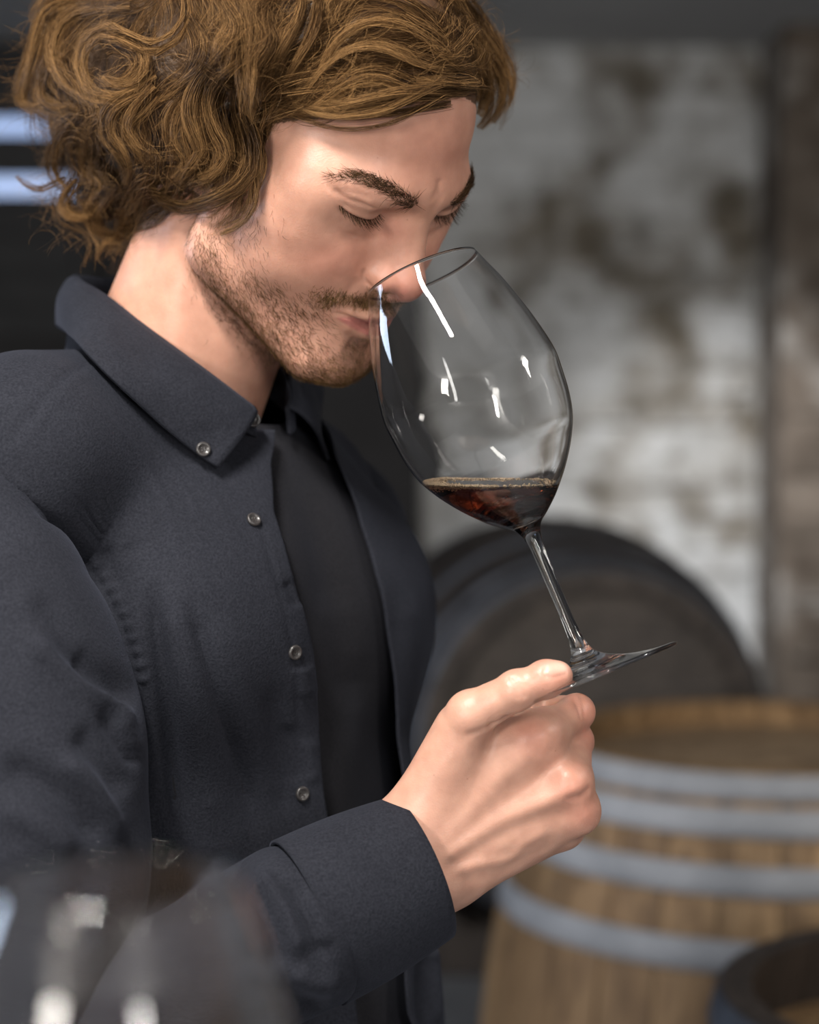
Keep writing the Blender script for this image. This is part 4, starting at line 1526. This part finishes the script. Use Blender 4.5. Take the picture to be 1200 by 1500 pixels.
def orient(V, F_, mid):
    n_ = vnormals(V, F_)
    return F_[:, ::-1] if ((V - mid) * n_).sum() < 0 else F_

def cloth_mat(name, c1, c2, bump=.45):
    m, nt, b = new_mat(name)
    tc = N(nt, 'ShaderNodeTexCoord')
    n1 = N(nt, 'ShaderNodeTexNoise'); n1.inputs['Scale'].default_value = 700; n1.inputs['Detail'].default_value = 4
    n2 = N(nt, 'ShaderNodeTexNoise'); n2.inputs['Scale'].default_value = 22; n2.inputs['Detail'].default_value = 3
    for n in (n1, n2): nt.links.new(tc.outputs['Object'], n.inputs['Vector'])
    c = ramp(nt, n1.outputs['Fac'], [(.3, c1), (.72, c2)])
    mx = N(nt, 'ShaderNodeMix', data_type='RGBA', blend_type='MULTIPLY'); mx.inputs[0].default_value = .5
    nt.links.new(c, mx.inputs[6]); nt.links.new(ramp(nt, n2.outputs['Fac'], [(.3, (.7, .7, .72)), (.7, (1.15, 1.15, 1.15))]), mx.inputs[7])
    nt.links.new(mx.outputs[2], b.inputs['Base Color'])
    b.inputs['Roughness'].default_value = .88
    b.inputs['Specular IOR Level'].default_value = .12
    b.inputs['Sheen Weight'].default_value = .05
    b.inputs['Sheen Tint'].default_value = (.45, .5, .7, 1)
    b.inputs['Sheen Roughness'].default_value = .5
    bp = N(nt, 'ShaderNodeBump'); bp.inputs['Strength'].default_value = bump; bp.inputs['Distance'].default_value = .001
    nt.links.new(n1.outputs['Fac'], bp.inputs['Height']); nt.links.new(bp.outputs[0], b.inputs['Normal'])
    return m

SHIRTM = cloth_mat('navy_brushed_cotton', (.0102, .0112, .0158), (.0215, .0230, .0305))
TEEM = cloth_mat('black_jersey', (.0085, .0083, .010), (.0165, .016, .0185), .12)

# ---- dark tee
nr, nc = 120, 200
vv = np.concatenate([np.linspace(.02, 1, 60, endpoint=False), np.linspace(1, 1.94, 60)])
ph = np.linspace(-math.pi, math.pi, nc, endpoint=False)
VV, PH = np.meshgrid(vv, ph, indexing='ij')
TP = param(PH, VV, .001)
TF = orient(TP, grid_faces(nr, nc, True), tp(0, 0, 1.15))
TN = vnormals(TP, TF)
tee_folds = [([(470, 700), (500, 800), (520, 900), (524, 1000)], 9, 1.5), ([(440, 640), (470, 760), (500, 900)], 12, -1.5), ([(510, 1000), (505, 1150), (520, 1300)], 10, 2)]
TP = px_folds(TP, TN, tee_folds)
TEE = mesh_obj('t_shirt', TP, TF, TEEM, PERSON)
tag(TEE, 'black crew neck tee under the open shirt')

# ---- shirt body: one sheet from the far front edge round the back to the near front edge
near_edge = pick_torso([(384, 620), (382, 690), (386, 762), (408, 842), (438, 950), (447, 1050), (456, 1165), (470, 1250), (486, 1340), (498, 1470)])
far_edge = pick_torso([(452, 625), (470, 668), (490, 712), (514, 780), (534, 845), (552, 930), (557, 1000), (561, 1180), (563, 1330), (566, 1470)])
pn, vn = to_param(near_edge); pf, vf = to_param(far_edge)
o1 = np.argsort(vn); o2 = np.argsort(vf)
nr1, nr2, nc = 195, 130, 400
vv = np.concatenate([np.linspace(0, 1, nr1, endpoint=False), np.linspace(1, 1.9, nr2)])
eN = np.interp(vv, vn[o1], pn[o1]); eF = np.interp(vv, vf[o2], pf[o2])
for _ in range(6):
    eN[1:-1] = (eN[:-2] + eN[1:-1] + eN[2:]) / 3; eF[1:-1] = (eF[:-2] + eF[1:-1] + eF[2:]) / 3
u = np.linspace(0, 1, nc)
PH = eN[:, None] + (eF[:, None] + 2 * math.pi - eN[:, None]) * u[None]
VV = np.repeat(vv[:, None], nc, 1)
off = np.full(PH.shape, .006)
edge_d = np.minimum(u, 1 - u)[None] * (eF + 2 * math.pi - eN)[:, None] * .16       # metres from a front edge, roughly
off = off + .004 * np.exp(-(edge_d / .03) ** 2) + .009 * np.exp(-((1 - u)[None] * 6.28 * .16 / .10) ** 2) * (1 - sstep(VV, .7, 1.6))
SP = param(PH, VV, 0.0)
TFc = orient(SP, grid_faces(len(vv), nc), tp(0, 0, 1.15))
n0 = vnormals(SP, TFc)
SP = SP + n0 * off.ravel()[:, None]
# soft hanging folds all round
h = SP[:, 2]
phr = PH.ravel()
amp = np.interp(VV.ravel(), [0, .5, 1.0, 1.3], [.010, .006, .0015, 0])
SP = SP + n0 * (amp * (np.sin(phr * 9 + 1.3 * np.sin(h * 9)) * .6 + .4 * np.sin(phr * 17 + h * 14)))[:, None]
SN = vnormals(SP, TFc)
body_folds = [
    ([(228, 850), (228, 909), (239, 998), (247, 1054), (257, 1166), (262, 1230)], 5, -4.0),
    ([(252, 860), (262, 940), (280, 1040), (296, 1140), (310, 1230)], 10, 2.6),
    ([(278, 879), (308, 980), (331, 1066), (358, 1148), (376, 1210)], 4, -2.6),
    ([(206, 880), (212, 980), (222, 1080), (228, 1180)], 6, 2.2),
    ([(136, 752), (140, 772), (146, 790)], 4.5, -2.6), ([(152, 800), (160, 830), (168, 860)], 5, -1.6), ([(184, 798), (192, 812)], 5, -1.0),
    ([(112, 549), (160, 612), (210, 675), (246, 745), (270, 830)], 1.6, .7), ([(150, 540), (210, 620), (262, 700), (300, 770)], 1.6, .55), ([(300, 690), (330, 760)], 2, .5),
    ([(140, 523), (118, 540), (100, 548), (60, 592), (0, 668)], 1.5, -1.8), ([(146, 530), (120, 550), (104, 557), (66, 600), (6, 676)], 2.0, .8),
    ([(372, 740), (398, 822), (428, 940), (437, 1050), (444, 1165), (456, 1240)], 1.4, -.7),
    ([(440, 975), (446, 1000), (452, 1020)], 5, 2.0), ([(425, 1060), (433, 1110), (440, 1150)], 5, -1.6), ([(452, 1080), (455, 1120), (456, 1150)], 5, 1.6),
    ([(400, 1000), (410, 1100), (420, 1200)], 7, -1.5), ([(320, 900), (350, 1000), (380, 1100), (392, 1200)], 9, 1.4),
    ([(420, 850), (430, 870), (436, 890)], 4, -1.4),
    ([(576, 860), (586, 1000), (590, 1160), (600, 1300)], 7, -2.0), ([(600, 860), (612, 1000), (618, 1160)], 6, 1.6),
    ([(600, 1400), (604, 1450), (606, 1500)], 9, -4.0), ([(640, 1380), (645, 1440), (650, 1500)], 8, 3.0),
]
seam = catmull(np.array([(0, 700), (64, 757), (128, 826), (171, 902), (195, 970), (206, 1014)], float), 60)
for k in range(2, 58, 3):      # puckers along the armhole seam
    a = seam[k]; t = seam[min(k + 1, 59)] - seam[k - 1]; t /= np.linalg.norm(t)
    nrm = np.array([t[1], -t[0]])
    body_folds.append(([a + nrm * 2, a + nrm * 10, a + nrm * 18], 1.6, 1.7))
body_folds.append((seam[::4], 1.4, -1.5))
SP = px_folds(SP, SN, body_folds)
# leave out the ring under the collar
nk = NECK_BASE_W
dn = np.hypot((SP - nk) @ FWD, (SP - nk) @ RGT)
keep = ~((dn[TFc] < .058).all(1))
SHIRT = mesh_obj('shirt', SP, TFc[keep], SHIRTM, PERSON)
tag(SHIRT, 'navy button-down shirt worn open')
md = SHIRT.modifiers.new('cloth_thickness', 'SOLIDIFY'); md.thickness = .0018; md.offset = -1

# ---- sleeves
def sleeve(name, pts, rad, squash, noise_amp, folds, nring=210, nseg=150, seed=0):
    P = catmull(np.hstack([np.array(pts), np.array(rad)[:, None]]), nring)
    C, R = P[:, :3], P[:, 3]
    T = np.gradient(C, axis=0); T /= np.linalg.norm(T, axis=1)[:, None]
    A = np.zeros_like(C); A[0] = np.cross(T[0], FWD); A[0] /= np.linalg.norm(A[0])
    for i in range(1, nring):
        a = A[i - 1] - T[i] * (A[i - 1] @ T[i]); A[i] = a / np.linalg.norm(a)
    B = np.cross(T, A)
    th = np.linspace(0, 2 * math.pi, nseg, endpoint=False)
    s = np.linspace(0, 1, nring)
    w_ = np.interp(s, *noise_amp)
    rr = np.random.default_rng(seed)
    D = np.zeros((nring, nseg))
    for k in range(14):
        f1 = rr.uniform(10, 42); a1 = rr.integers(1, 4); p1 = rr.uniform(0, 6.28); t0 = rr.uniform(0, 6.28)
        D += np.sin(f1 * s[:, None] * 2 + a1 * np.sin(th[None] + t0) * 1.6 + p1) * np.clip(np.cos(th[None] - t0) + .2, 0, 1) * rr.uniform(.4, 1)
    D = D / 3.0 * w_[:, None]
    V = C[:, None] + (R[:, None, None] + D[..., None]) * (A[:, None] * np.cos(th)[None, :, None] + B[:, None] * np.sin(th)[None, :, None])
    V = V.reshape(-1, 3)
    F_ = grid_faces(nring, nseg, True)
    n_ = vnormals(V, F_)
    if ((V - np.repeat(C, nseg, 0)) * n_).sum() < 0:
        F_ = F_[:, ::-1]; n_ = -n_
    V = px_folds(V, n_, folds)
    o = mesh_obj(name, V, F_, SHIRTM, PERSON)
    md = o.modifiers.new('cloth_thickness', 'SOLIDIFY'); md.thickness = .0018; md.offset = -1
    return o, C, R, A, B, T

ELB = np.array([-.235, 1.022, 1.062])
WRI = at(600, 1262, 1.119)
d_f = (WRI - ELB); Lf = np.linalg.norm(d_f); d_f /= Lf
CUFF0 = WRI - d_f * .062
pts = [tp(.06, -.02, 1.378), tp(.11, -.018, 1.376), (-.244, 1.140, 1.362), (-.236, 1.118, 1.325), (-.222, 1.104, 1.285), (-.213, 1.09, 1.24), (-.212, 1.075, 1.18), (-.222, 1.05, 1.115), ELB + np.array([.004, 0, -.002]), ELB + d_f * .05, ELB + d_f * .10, CUFF0 - d_f * .03, CUFF0 - d_f * .006, CUFF0 + d_f * .004]
rad = [.036, .040, .050, .062, .069, .072, .073, .068, .060, .053, .048, .046, .046, .042]
sl_folds = [
    ([(40, 935), (63, 957), (123, 1010), (168, 1032), (196, 1062)], 5, 4.0), ([(110, 960), (140, 985), (170, 1005), (195, 1030)], 7, -5.0),
    ([(150, 1040), (165, 1065), (187, 1095), (206, 1120)], 4.5, -3.6), ([(172, 1050), (190, 1080), (206, 1105)], 4, 2.4),
    ([(90, 1108), (134, 1148), (157, 1189), (176, 1228)], 5, 4.0), ([(110, 1070), (150, 1110), (185, 1165)], 8, -4.0), ([(0, 1118), (75, 1155), (123, 1196), (150, 1240)], 8, -5.0),
    ([(50, 880), (86, 924), (120, 975)], 9, -1.8), ([(20, 860), (50, 900), (70, 960)], 8, 2.0), ([(0, 1180), (60, 1210), (110, 1250)], 8, 3.0),
    ([(380, 1272), (392, 1300), (420, 1345), (440, 1400)], 5, 4.5), ([(368, 1300), (385, 1325), (402, 1370), (408, 1420)], 5, -4.5), ([(425, 1285), (440, 1320), (462, 1370), (480, 1410)], 4, -3.5),
    ([(445, 1310), (462, 1345), (478, 1385)], 4, 2.5), ([(430, 1420), (460, 1440), (500, 1440)], 6, 3.0), ([(400, 1440), (440, 1465), (480, 1480)], 5, -3.0),
]
SLEEVE, sC, sR, sA, sB, sT = sleeve('sleeve', pts, rad, 1, ([0, .2, .35, .5, .62, .75, .93, 1], [0, 0, .0022, .0026, .002, .003, .004, .001]), sl_folds, seed=3)

# cuff band
def band(name, c0, c1, r0, r1, mat, n=72, m=18, thick=.0022, bulge=.0015):
    c0 = np.array(c0); c1 = np.array(c1)
    t = (c1 - c0) / np.linalg.norm(c1 - c0)
    a = np.cross(t, UPZ); a /= np.linalg.norm(a); b = np.cross(a, t)
    s = np.linspace(0, 1, m)
    th = np.linspace(0, 2 * math.pi, n, endpoint=False)
    R = r0 + (r1 - r0) * s + bulge * np.sin(math.pi * s)
    wob = 1 + .014 * np.sin(2 * th + .6) + .012 * np.sin(3 * th)
    V = c0 + (c1 - c0) * s[:, None, None] + (R[:, None] * wob[None])[..., None] * (a * np.cos(th)[None, :, None] * .9 + b * np.sin(th)[None, :, None] * 1.05)
    F_ = grid_faces(m, n, True)
    V = V.reshape(-1, 3)
    nn = vnormals(V, F_)
    if ((V - (c0 + c1) / 2) * nn).sum() < 0: F_ = F_[:, ::-1]
    o = mesh_obj(name, V, F_, mat, PERSON)
    md = o.modifiers.new('cloth_thickness', 'SOLIDIFY'); md.thickness = thick; md.offset = -1
    return o
CUFF = band('cuff', CUFF0 - d_f * .004, at(608, 1275, 1.119) + d_f * .004, .0475, .0415, SHIRTM)
CUFF.parent = SLEEVE

# left arm, swung back behind the body
pl = [tp(-.135, -.02, 1.352), tp(-.168, -.03, 1.33), tp(-.19, -.06, 1.25), tp(-.195, -.085, 1.15), tp(-.19, -.10, 1.06), tp(-.185, -.09, .96), tp(-.18, -.07, .86), tp(-.178, -.065, .84)]
sleeve('sleeve', pl, [.052, .062, .064, .060, .056, .050, .044, .042], 1, ([0, .2, .5, 1], [0, .002, .003, .003]), [], 90, 60, seed=5)

# ---- collar: two leaves that fold over a standing band
NB = NECK_BASE_W
def mirror(P):
    P = np.asarray(P, float)
    return P - 2 * (((P - NB) @ RGT) - .0)[..., None] * RGT
bc_top = np.array([*(NB - FWD * .073)[:2], 0]); bc_top[2] = at(100, 402, bc_top[1])[2]
bc_bot = np.array([*(NB - FWD * .088)[:2], 0]); bc_bot[2] = at(80, 474, bc_bot[1])[2]
top = [bc_top, at(112, 409, 1.268), at(152, 431, 1.243), at(230, 488, 1.222), at(300, 538, 1.214), at(350, 575, 1.216), at(378, 596, 1.224)]
bp_ = pick_torso([(112, 500), (165, 553), (230, 614), (285, 660), (320, 684)], .013)
bot = [bc_bot, at(84, 480, 1.285)] + list(bp_)
nt_, mt_ = 60, 14
ct = catmull(top, nt_); cb = catmull(bot, nt_)
def leaf(ct, cb, sign):
    s = np.linspace(0, 1, mt_)
    V = ct[:, None] * (1 - s)[None, :, None] + cb[:, None] * s[None, :, None]
    ctr = np.array([NB[0], NB[1], 0])
    out = V - ctr; out[..., 2] = 0
    out /= np.linalg.norm(out, axis=2)[..., None]
    V = V + out * (.006 * np.sin(math.pi * s ** .7))[None, :, None]
    V[:, 0] -= out[:, 0] * .002
    return V
Ln = leaf(ct, cb, 1); Lfar = leaf(mirror(ct), mirror(cb), -1)
strip = np.concatenate([Ln[::-1], Lfar[1:]], 0)
nrow = strip.shape[0]
CV = strip.reshape(-1, 3)
CFc = grid_faces(nrow, mt_)
cn = vnormals(CV, CFc)
ctr = NB.copy()
if ((CV - ctr) * cn * np.array([1, 1, 0])).sum() < 0: CFc = CFc[:, ::-1]
cn = vnormals(CV, CFc)
CV = px_folds(CV, cn, [([(95, 468), (150, 512), (205, 572), (262, 632), (312, 668)], 1.2, -.7), ([(366, 602), (345, 632), (318, 672)], 1.2, -.7), ([(170, 470), (215, 520), (230, 560)], 8, -1.2), ([(270, 560), (290, 600), (300, 630)], 9, 1.2)])
COLLAR = mesh_obj('collar', CV, CFc, SHIRTM, PERSON)
COLLAR.parent = SHIRT
md = COLLAR.modifiers.new('cloth_thickness', 'SOLIDIFY'); md.thickness = .0024; md.offset = -1
# standing band inside the leaves
st_top = np.concatenate([ct[::-1], mirror(ct)[1:]], 0)
inw = NB - st_top; inw[:, 2] = 0; inw /= np.linalg.norm(inw, axis=1)[:, None]
s = np.linspace(0, 1, 8)
low = st_top - inw * np.interp(np.abs(np.linspace(-1, 1, len(st_top))), [0, .3, .6], [.012, .008, -.002])[:, None] + np.array([0, 0, -1.0]) * np.interp(np.abs(np.linspace(-1, 1, len(st_top))), [0, .3, .6, 1], [.085, .07, .036, .018])[:, None]
ends = pick_torso([(392, 655)], .006)[0]
band_v = []
for i in range(len(st_top)):
    a = st_top[i] + inw[i] * .0035 + np.array([0, 0, -.001])
    b = low[i]
    band_v.append(a[None] * (1 - s)[:, None] + b[None] * s[:, None])
BV = np.array(band_v).reshape(-1, 3)
STAND = mesh_obj('collar_stand', BV, grid_faces(len(st_top), 8), SHIRTM, SHIRT)
md = STAND.modifiers.new('cloth_thickness', 'SOLIDIFY'); md.thickness = .0024; md.offset = 0

# ---- buttons
def button_mesh():
    b = MB()
    b.lathe([(0.0002, .0010), (.0024, .0010), (.0029, .0017), (.0036, .0020), (.0043, .0015), (.0045, .0006), (.0042, 0), (.0002, 0)], 24)
    for k in range(4):
        a = math.pi / 4 + k * math.pi / 2
        b.tube([(math.cos(a) * .0012, math.sin(a) * .0012, .0009), (math.cos(a) * .0012, math.sin(a) * .0012, .0012)], .0005, 8)
    return b
BTN, bnt, bb = new_mat('dark_horn_button')
bb.inputs['Base Color'].default_value = (.035, .032, .032, 1); bb.inputs['Roughness'].default_value = .33; bb.inputs['Coat Weight'].default_value = .2
btn0 = None
sq = proj(SP); 
def place_button(pt, nrm, lift):
    global btn0
    if btn0 is None:
        btn0 = button_mesh().build('button', BTN, SHIRT, True); o = btn0
    else:
        o = copy_part(btn0, SHIRT)
    o.location = Vector(pt + nrm * lift)
    o.rotation_euler = Vector(nrm).to_track_quat('Z', 'Y').to_euler()
def surf(V, Nn, px, py):
    q = proj(V); view = V - CO
    facing = (Nn * view).sum(1) < 0
    d = np.hypot(q[:, 0] - px, q[:, 1] - py) + np.where(facing, 0, 1e5)
    near = np.argsort(d)[:12]
    i = near[np.argmin(((V[near] - CO) @ CF))]
    return V[i], Nn[i]
cn2 = vnormals(CV, CFc); SN2 = vnormals(SP, TFc)
p_, n_ = surf(CV, cn2, 312, 650); place_button(p_, n_, .0006)
for bx_, by_ in ((374, 757), (436, 957), (449, 1167)):
    p_, n_ = surf(SP, SN2, bx_, by_); place_button(p_, n_, .0006)
p_, n_ = surf(BV, -vnormals(BV, grid_faces(len(st_top), 8)), 368, 612)
place_button(at(371, 615, 1.219), np.array([.35, -.9, .1]) / np.linalg.norm([.35, -.9, .1]), 0)

# ---- trousers and shoes (below the picture)
TRM = cloth_mat('charcoal_trousers', (.016, .016, .018), (.03, .03, .034))
TRO = None
f = Field((-480, 1080, 60), (260, 1560, 980), 7.0)
for s_ in (.085, -.085):
    f.cone(tp(s_, .0, .93) * 1000, tp(s_ * 1.15, .02, .50) * 1000, 88, 62, 30, sym=False)
    f.cone(tp(s_ * 1.15, .02, .50) * 1000, tp(s_ * 1.25, -.01, .085) * 1000, 62, 50, 20, sym=False)
f.ell(tp(0, .01, .88) * 1000, (105, 150, 90), 30, sym=False, rot=(0, 0, -32))
a_, b_ = f.mesh(2)
mesh_obj('trousers', a_ * .001, b_, TRM, PERSON)
SHM = noise_mat('black_leather', (.012, .011, .010), (.03, .027, .024), 30, .35)
for s_ in (.106, -.106):
    f = Field(tuple(tp(s_, .06, 0) * 1000 + np.array([-230, -230, -6])), tuple(tp(s_, .06, 0) * 1000 + np.array([230, 230, 150])), 5.0)
    f.cone(tp(s_, -.05, .045) * 1000, tp(s_ * 1.15, .16, .030) * 1000, 42, 36, 20, sym=False)
    f.cone(tp(s_, -.02, .05) * 1000, tp(s_, -.015, .12) * 1000, 42, 44, 20, sym=False)
    f.V = np.maximum(f.V, -(f.ax[2][None, None, :] - 0.5) + 0 * f.V)
    a_, b_ = f.mesh(2)
    mesh_obj('shoe', a_ * .001, b_, SHM, PERSON)
# ================================================================ glasses
GLASS, gnt, gb = new_mat('clear_crystal')
gb.inputs['Base Color'].default_value = (1, 1, 1, 1)
gb.inputs['Roughness'].default_value = 0.0
gb.inputs['IOR'].default_value = 1.47
gb.inputs['Transmission Weight'].default_value = 1.0

OUT = [(.01, 0), (60, 0), (120, 0), (130, 1), (132, 3.5), (129, 6), (100, 9.5), (66, 15), (40, 24), (24, 34), (17, 42), (13, 52), (10.5, 66), (9.3, 100), (9.3, 150), (9.8, 190), (11.5, 215), (15, 230), (22, 241),
       (34, 250), (55, 268), (77, 292), (94, 314), (108, 336), (121, 363), (129, 396), (132.5, 432), (133.5, 462), (131, 495), (124, 540), (114, 585), (101, 625), (95, 645)]
INN = [(94.2, 645), (99.8, 625), (112.6, 585), (122.4, 540), (129.2, 495), (131.6, 462), (130, 432), (126.4, 396), (118.4, 363), (105, 337), (90.5, 315), (73.4, 294), (51, 272), (32, 257), (18, 252.5), (8, 249.5), (.01, 248.5)]
# the drawn bowl is a little wider than measured; ease it
def prof(P, k):
    return [(r * (1 if t < 236 else np.interp(t, [236, 300, 460, 560, 645], [1, 1.0, 1.02, .97, .91])) * k, t * k) for r, t in P]

def lathe_axis(name, P, n, mat, parent=None):
    b = MB(); b.lathe(P, n)
    return b.build(name, mat, parent, True)

def dense(P, n):
    return [tuple(q) for q in catmull(np.array([(r, t) for r, t in P]), n)]

def make_glass(label, n=84):
    k = .246 / 645
    P = dense(prof(OUT, k), 150) + dense(prof(INN, k), 90)
    P = [(max(r, 1e-5), t) for r, t in P]
    o = lathe_axis('wine_glass', P, n, GLASS)
    tag(o, label, 'wine glass')
    return o

# the glass held under the nose
P_RIM = at(618, 400, 1.165); P_FOOT = at(869, 996, 1.122)
AXG = P_RIM - P_FOOT; LG = np.linalg.norm(AXG); AXG /= LG
HELD = make_glass('large crystal glass of amber wine tilted under the nose of the man')
HELD.location = Vector(P_FOOT)
HELD.rotation_mode = 'QUATERNION'
HELD.rotation_quaternion = Vector(AXG).to_track_quat('Z', 'Y')
HELD.scale = (LG / .246,) * 3

# wine with a level surface
def build_wine():
    k = LG / 645
    zw = at(716, 707, 1.15)[2]
    Pi = dense(prof(INN, k), 200)
    Pi = [(max(r + .00012 * min(1, r / .003), 1e-5), t - (.00012 if r < .01 else 0)) for r, t in Pi][::-1]
    bm = bmesh.new()
    n = 120
    rows = []
    q = Vector(AXG).to_track_quat('Z', 'Y')
    for r, t in Pi:
        rows.append([bm.verts.new(q @ Vector((r * math.cos(a), r * math.sin(a), t)) + Vector(P_FOOT)) for a in np.linspace(0, 2 * math.pi, n, endpoint=False)])
    for i in range(len(rows) - 1):
        for j in range(n):
            bm.faces.new((rows[i][j], rows[i][(j + 1) % n], rows[i + 1][(j + 1) % n], rows[i + 1][j]))
    bmesh.ops.remove_doubles(bm, verts=bm.verts[:], dist=3e-5)
    res = bmesh.ops.bisect_plane(bm, geom=bm.verts[:] + bm.edges[:] + bm.faces[:], plane_co=(0, 0, zw), plane_no=(0, 0, 1), clear_outer=True)
    edges = [e for e in bm.edges if e.is_boundary and all(abs(v.co.z - zw) < 1e-5 for v in e.verts)]
    ring = [v.co.copy() for v in {v for e in edges for v in e.verts}]
    bmesh.ops.contextual_create(bm, geom=edges)
    bmesh.ops.recalc_face_normals(bm, faces=bm.faces[:])
    for fc_ in bm.faces: fc_.smooth = len(fc_.verts) <= 4
    me = bpy.data.meshes.new('wine'); bm.to_mesh(me); bm.free()
    o = bpy.data.objects.new('wine', me); COL.objects.link(o)
    return o, ring, zw

WINEM, wnt, wb = new_mat('amber_wine')
wb.inputs['Base Color'].default_value = (1, 1, 1, 1); wb.inputs['Roughness'].default_value = 0
wb.inputs['IOR'].default_value = 1.345; wb.inputs['Transmission Weight'].default_value = 1
va = N(wnt, 'ShaderNodeVolumeAbsorption'); va.inputs['Color'].default_value = (.78, .37, .12, 1); va.inputs['Density'].default_value = 80
wnt.links.new(va.outputs[0], wnt.nodes['Material Output'].inputs['Volume'])
WINE, ring, ZW = build_wine()
WINE.data.materials.append(WINEM)
tag(WINE, 'amber brown wine lying level in the bowl of the tilted glass', 'wine')
# froth along the edge of the surface
rc = np.array([list(v) for v in ring]); cen = rc.mean(0)
ang = np.arctan2(rc[:, 1] - cen[1], rc[:, 0] - cen[0]); o_ = np.argsort(ang); rc = rc[o_]; ang = ang[o_]
bm = bmesh.new()
bmesh.ops.create_icosphere(bm, subdivisions=1, radius=1)
iv = np.array([v.co[:] for v in bm.verts]); if_ = np.array([[v.index for v in f.verts] for f in bm.faces]); bm.free()
V_, F_ = [], []; n = 0
for k in range(2600):
    a = RNG.uniform(-math.pi, math.pi)
    wgt = .12 + .88 * (math.cos(a - math.radians(170)) > -.15)
    if RNG.uniform() > wgt: continue
    rr = np.array([np.interp(a, ang, rc[:, i]) for i in range(3)])
    p = cen + (rr - cen) * (1 - abs(RNG.normal(0, .11)) - .008)
    r = RNG.uniform(.0003, .0008)
    V_.append(iv * r + p + np.array([0, 0, r * .2])); F_.append(if_ + n); n += len(iv)
FROTH, fnt, fb = new_mat('wine_froth')
fb.inputs['Base Color'].default_value = (.62, .46, .30, 1); fb.inputs['Roughness'].default_value = .12; fb.inputs['Transmission Weight'].default_value = .25
fo = mesh_obj('froth', np.vstack(V_), np.vstack(F_), FROTH, WINE); fo['kind'] = 'stuff'

# the blurred empty glass close to the viewer, on a small bar table
GF = np.array([(165 - 600) / FPX * .55, .55, 0.0])
g2 = make_glass('upright empty crystal glass on the bar table, out of focus')
zrim = float(at(165, 1287, .55)[2])
g2.location = (GF[0], GF[1], zrim - .246)
TABLEM = wood_mat('bar_table_wood', (.05, .03, .018), (.10, .06, .035), (.16, .10, .06), .4)
tb = empty('bar_table', (-.14, .42, 0)); tag(tb, 'round dark wood bar table under the upright glass', 'table')
zt = zrim - .246
b = MB(); b.lathe([(.001, zt - .032), (.262, zt - .032), (.27, zt - .026), (.27, zt - .006), (.264, zt), (.001, zt)], 64); b.build('table_top', TABLEM, tb, False)
b = MB(); b.lathe([(.035, .03), (.035, .3), (.03, .6), (.035, zt - .03)], 24, True); b.build('column', IRON, tb, True)
b = MB(); b.lathe([(.001, 0), (.24, 0), (.24, .012), (.05, .035), (.001, .035)], 48); b.build('base', IRON, tb, False)
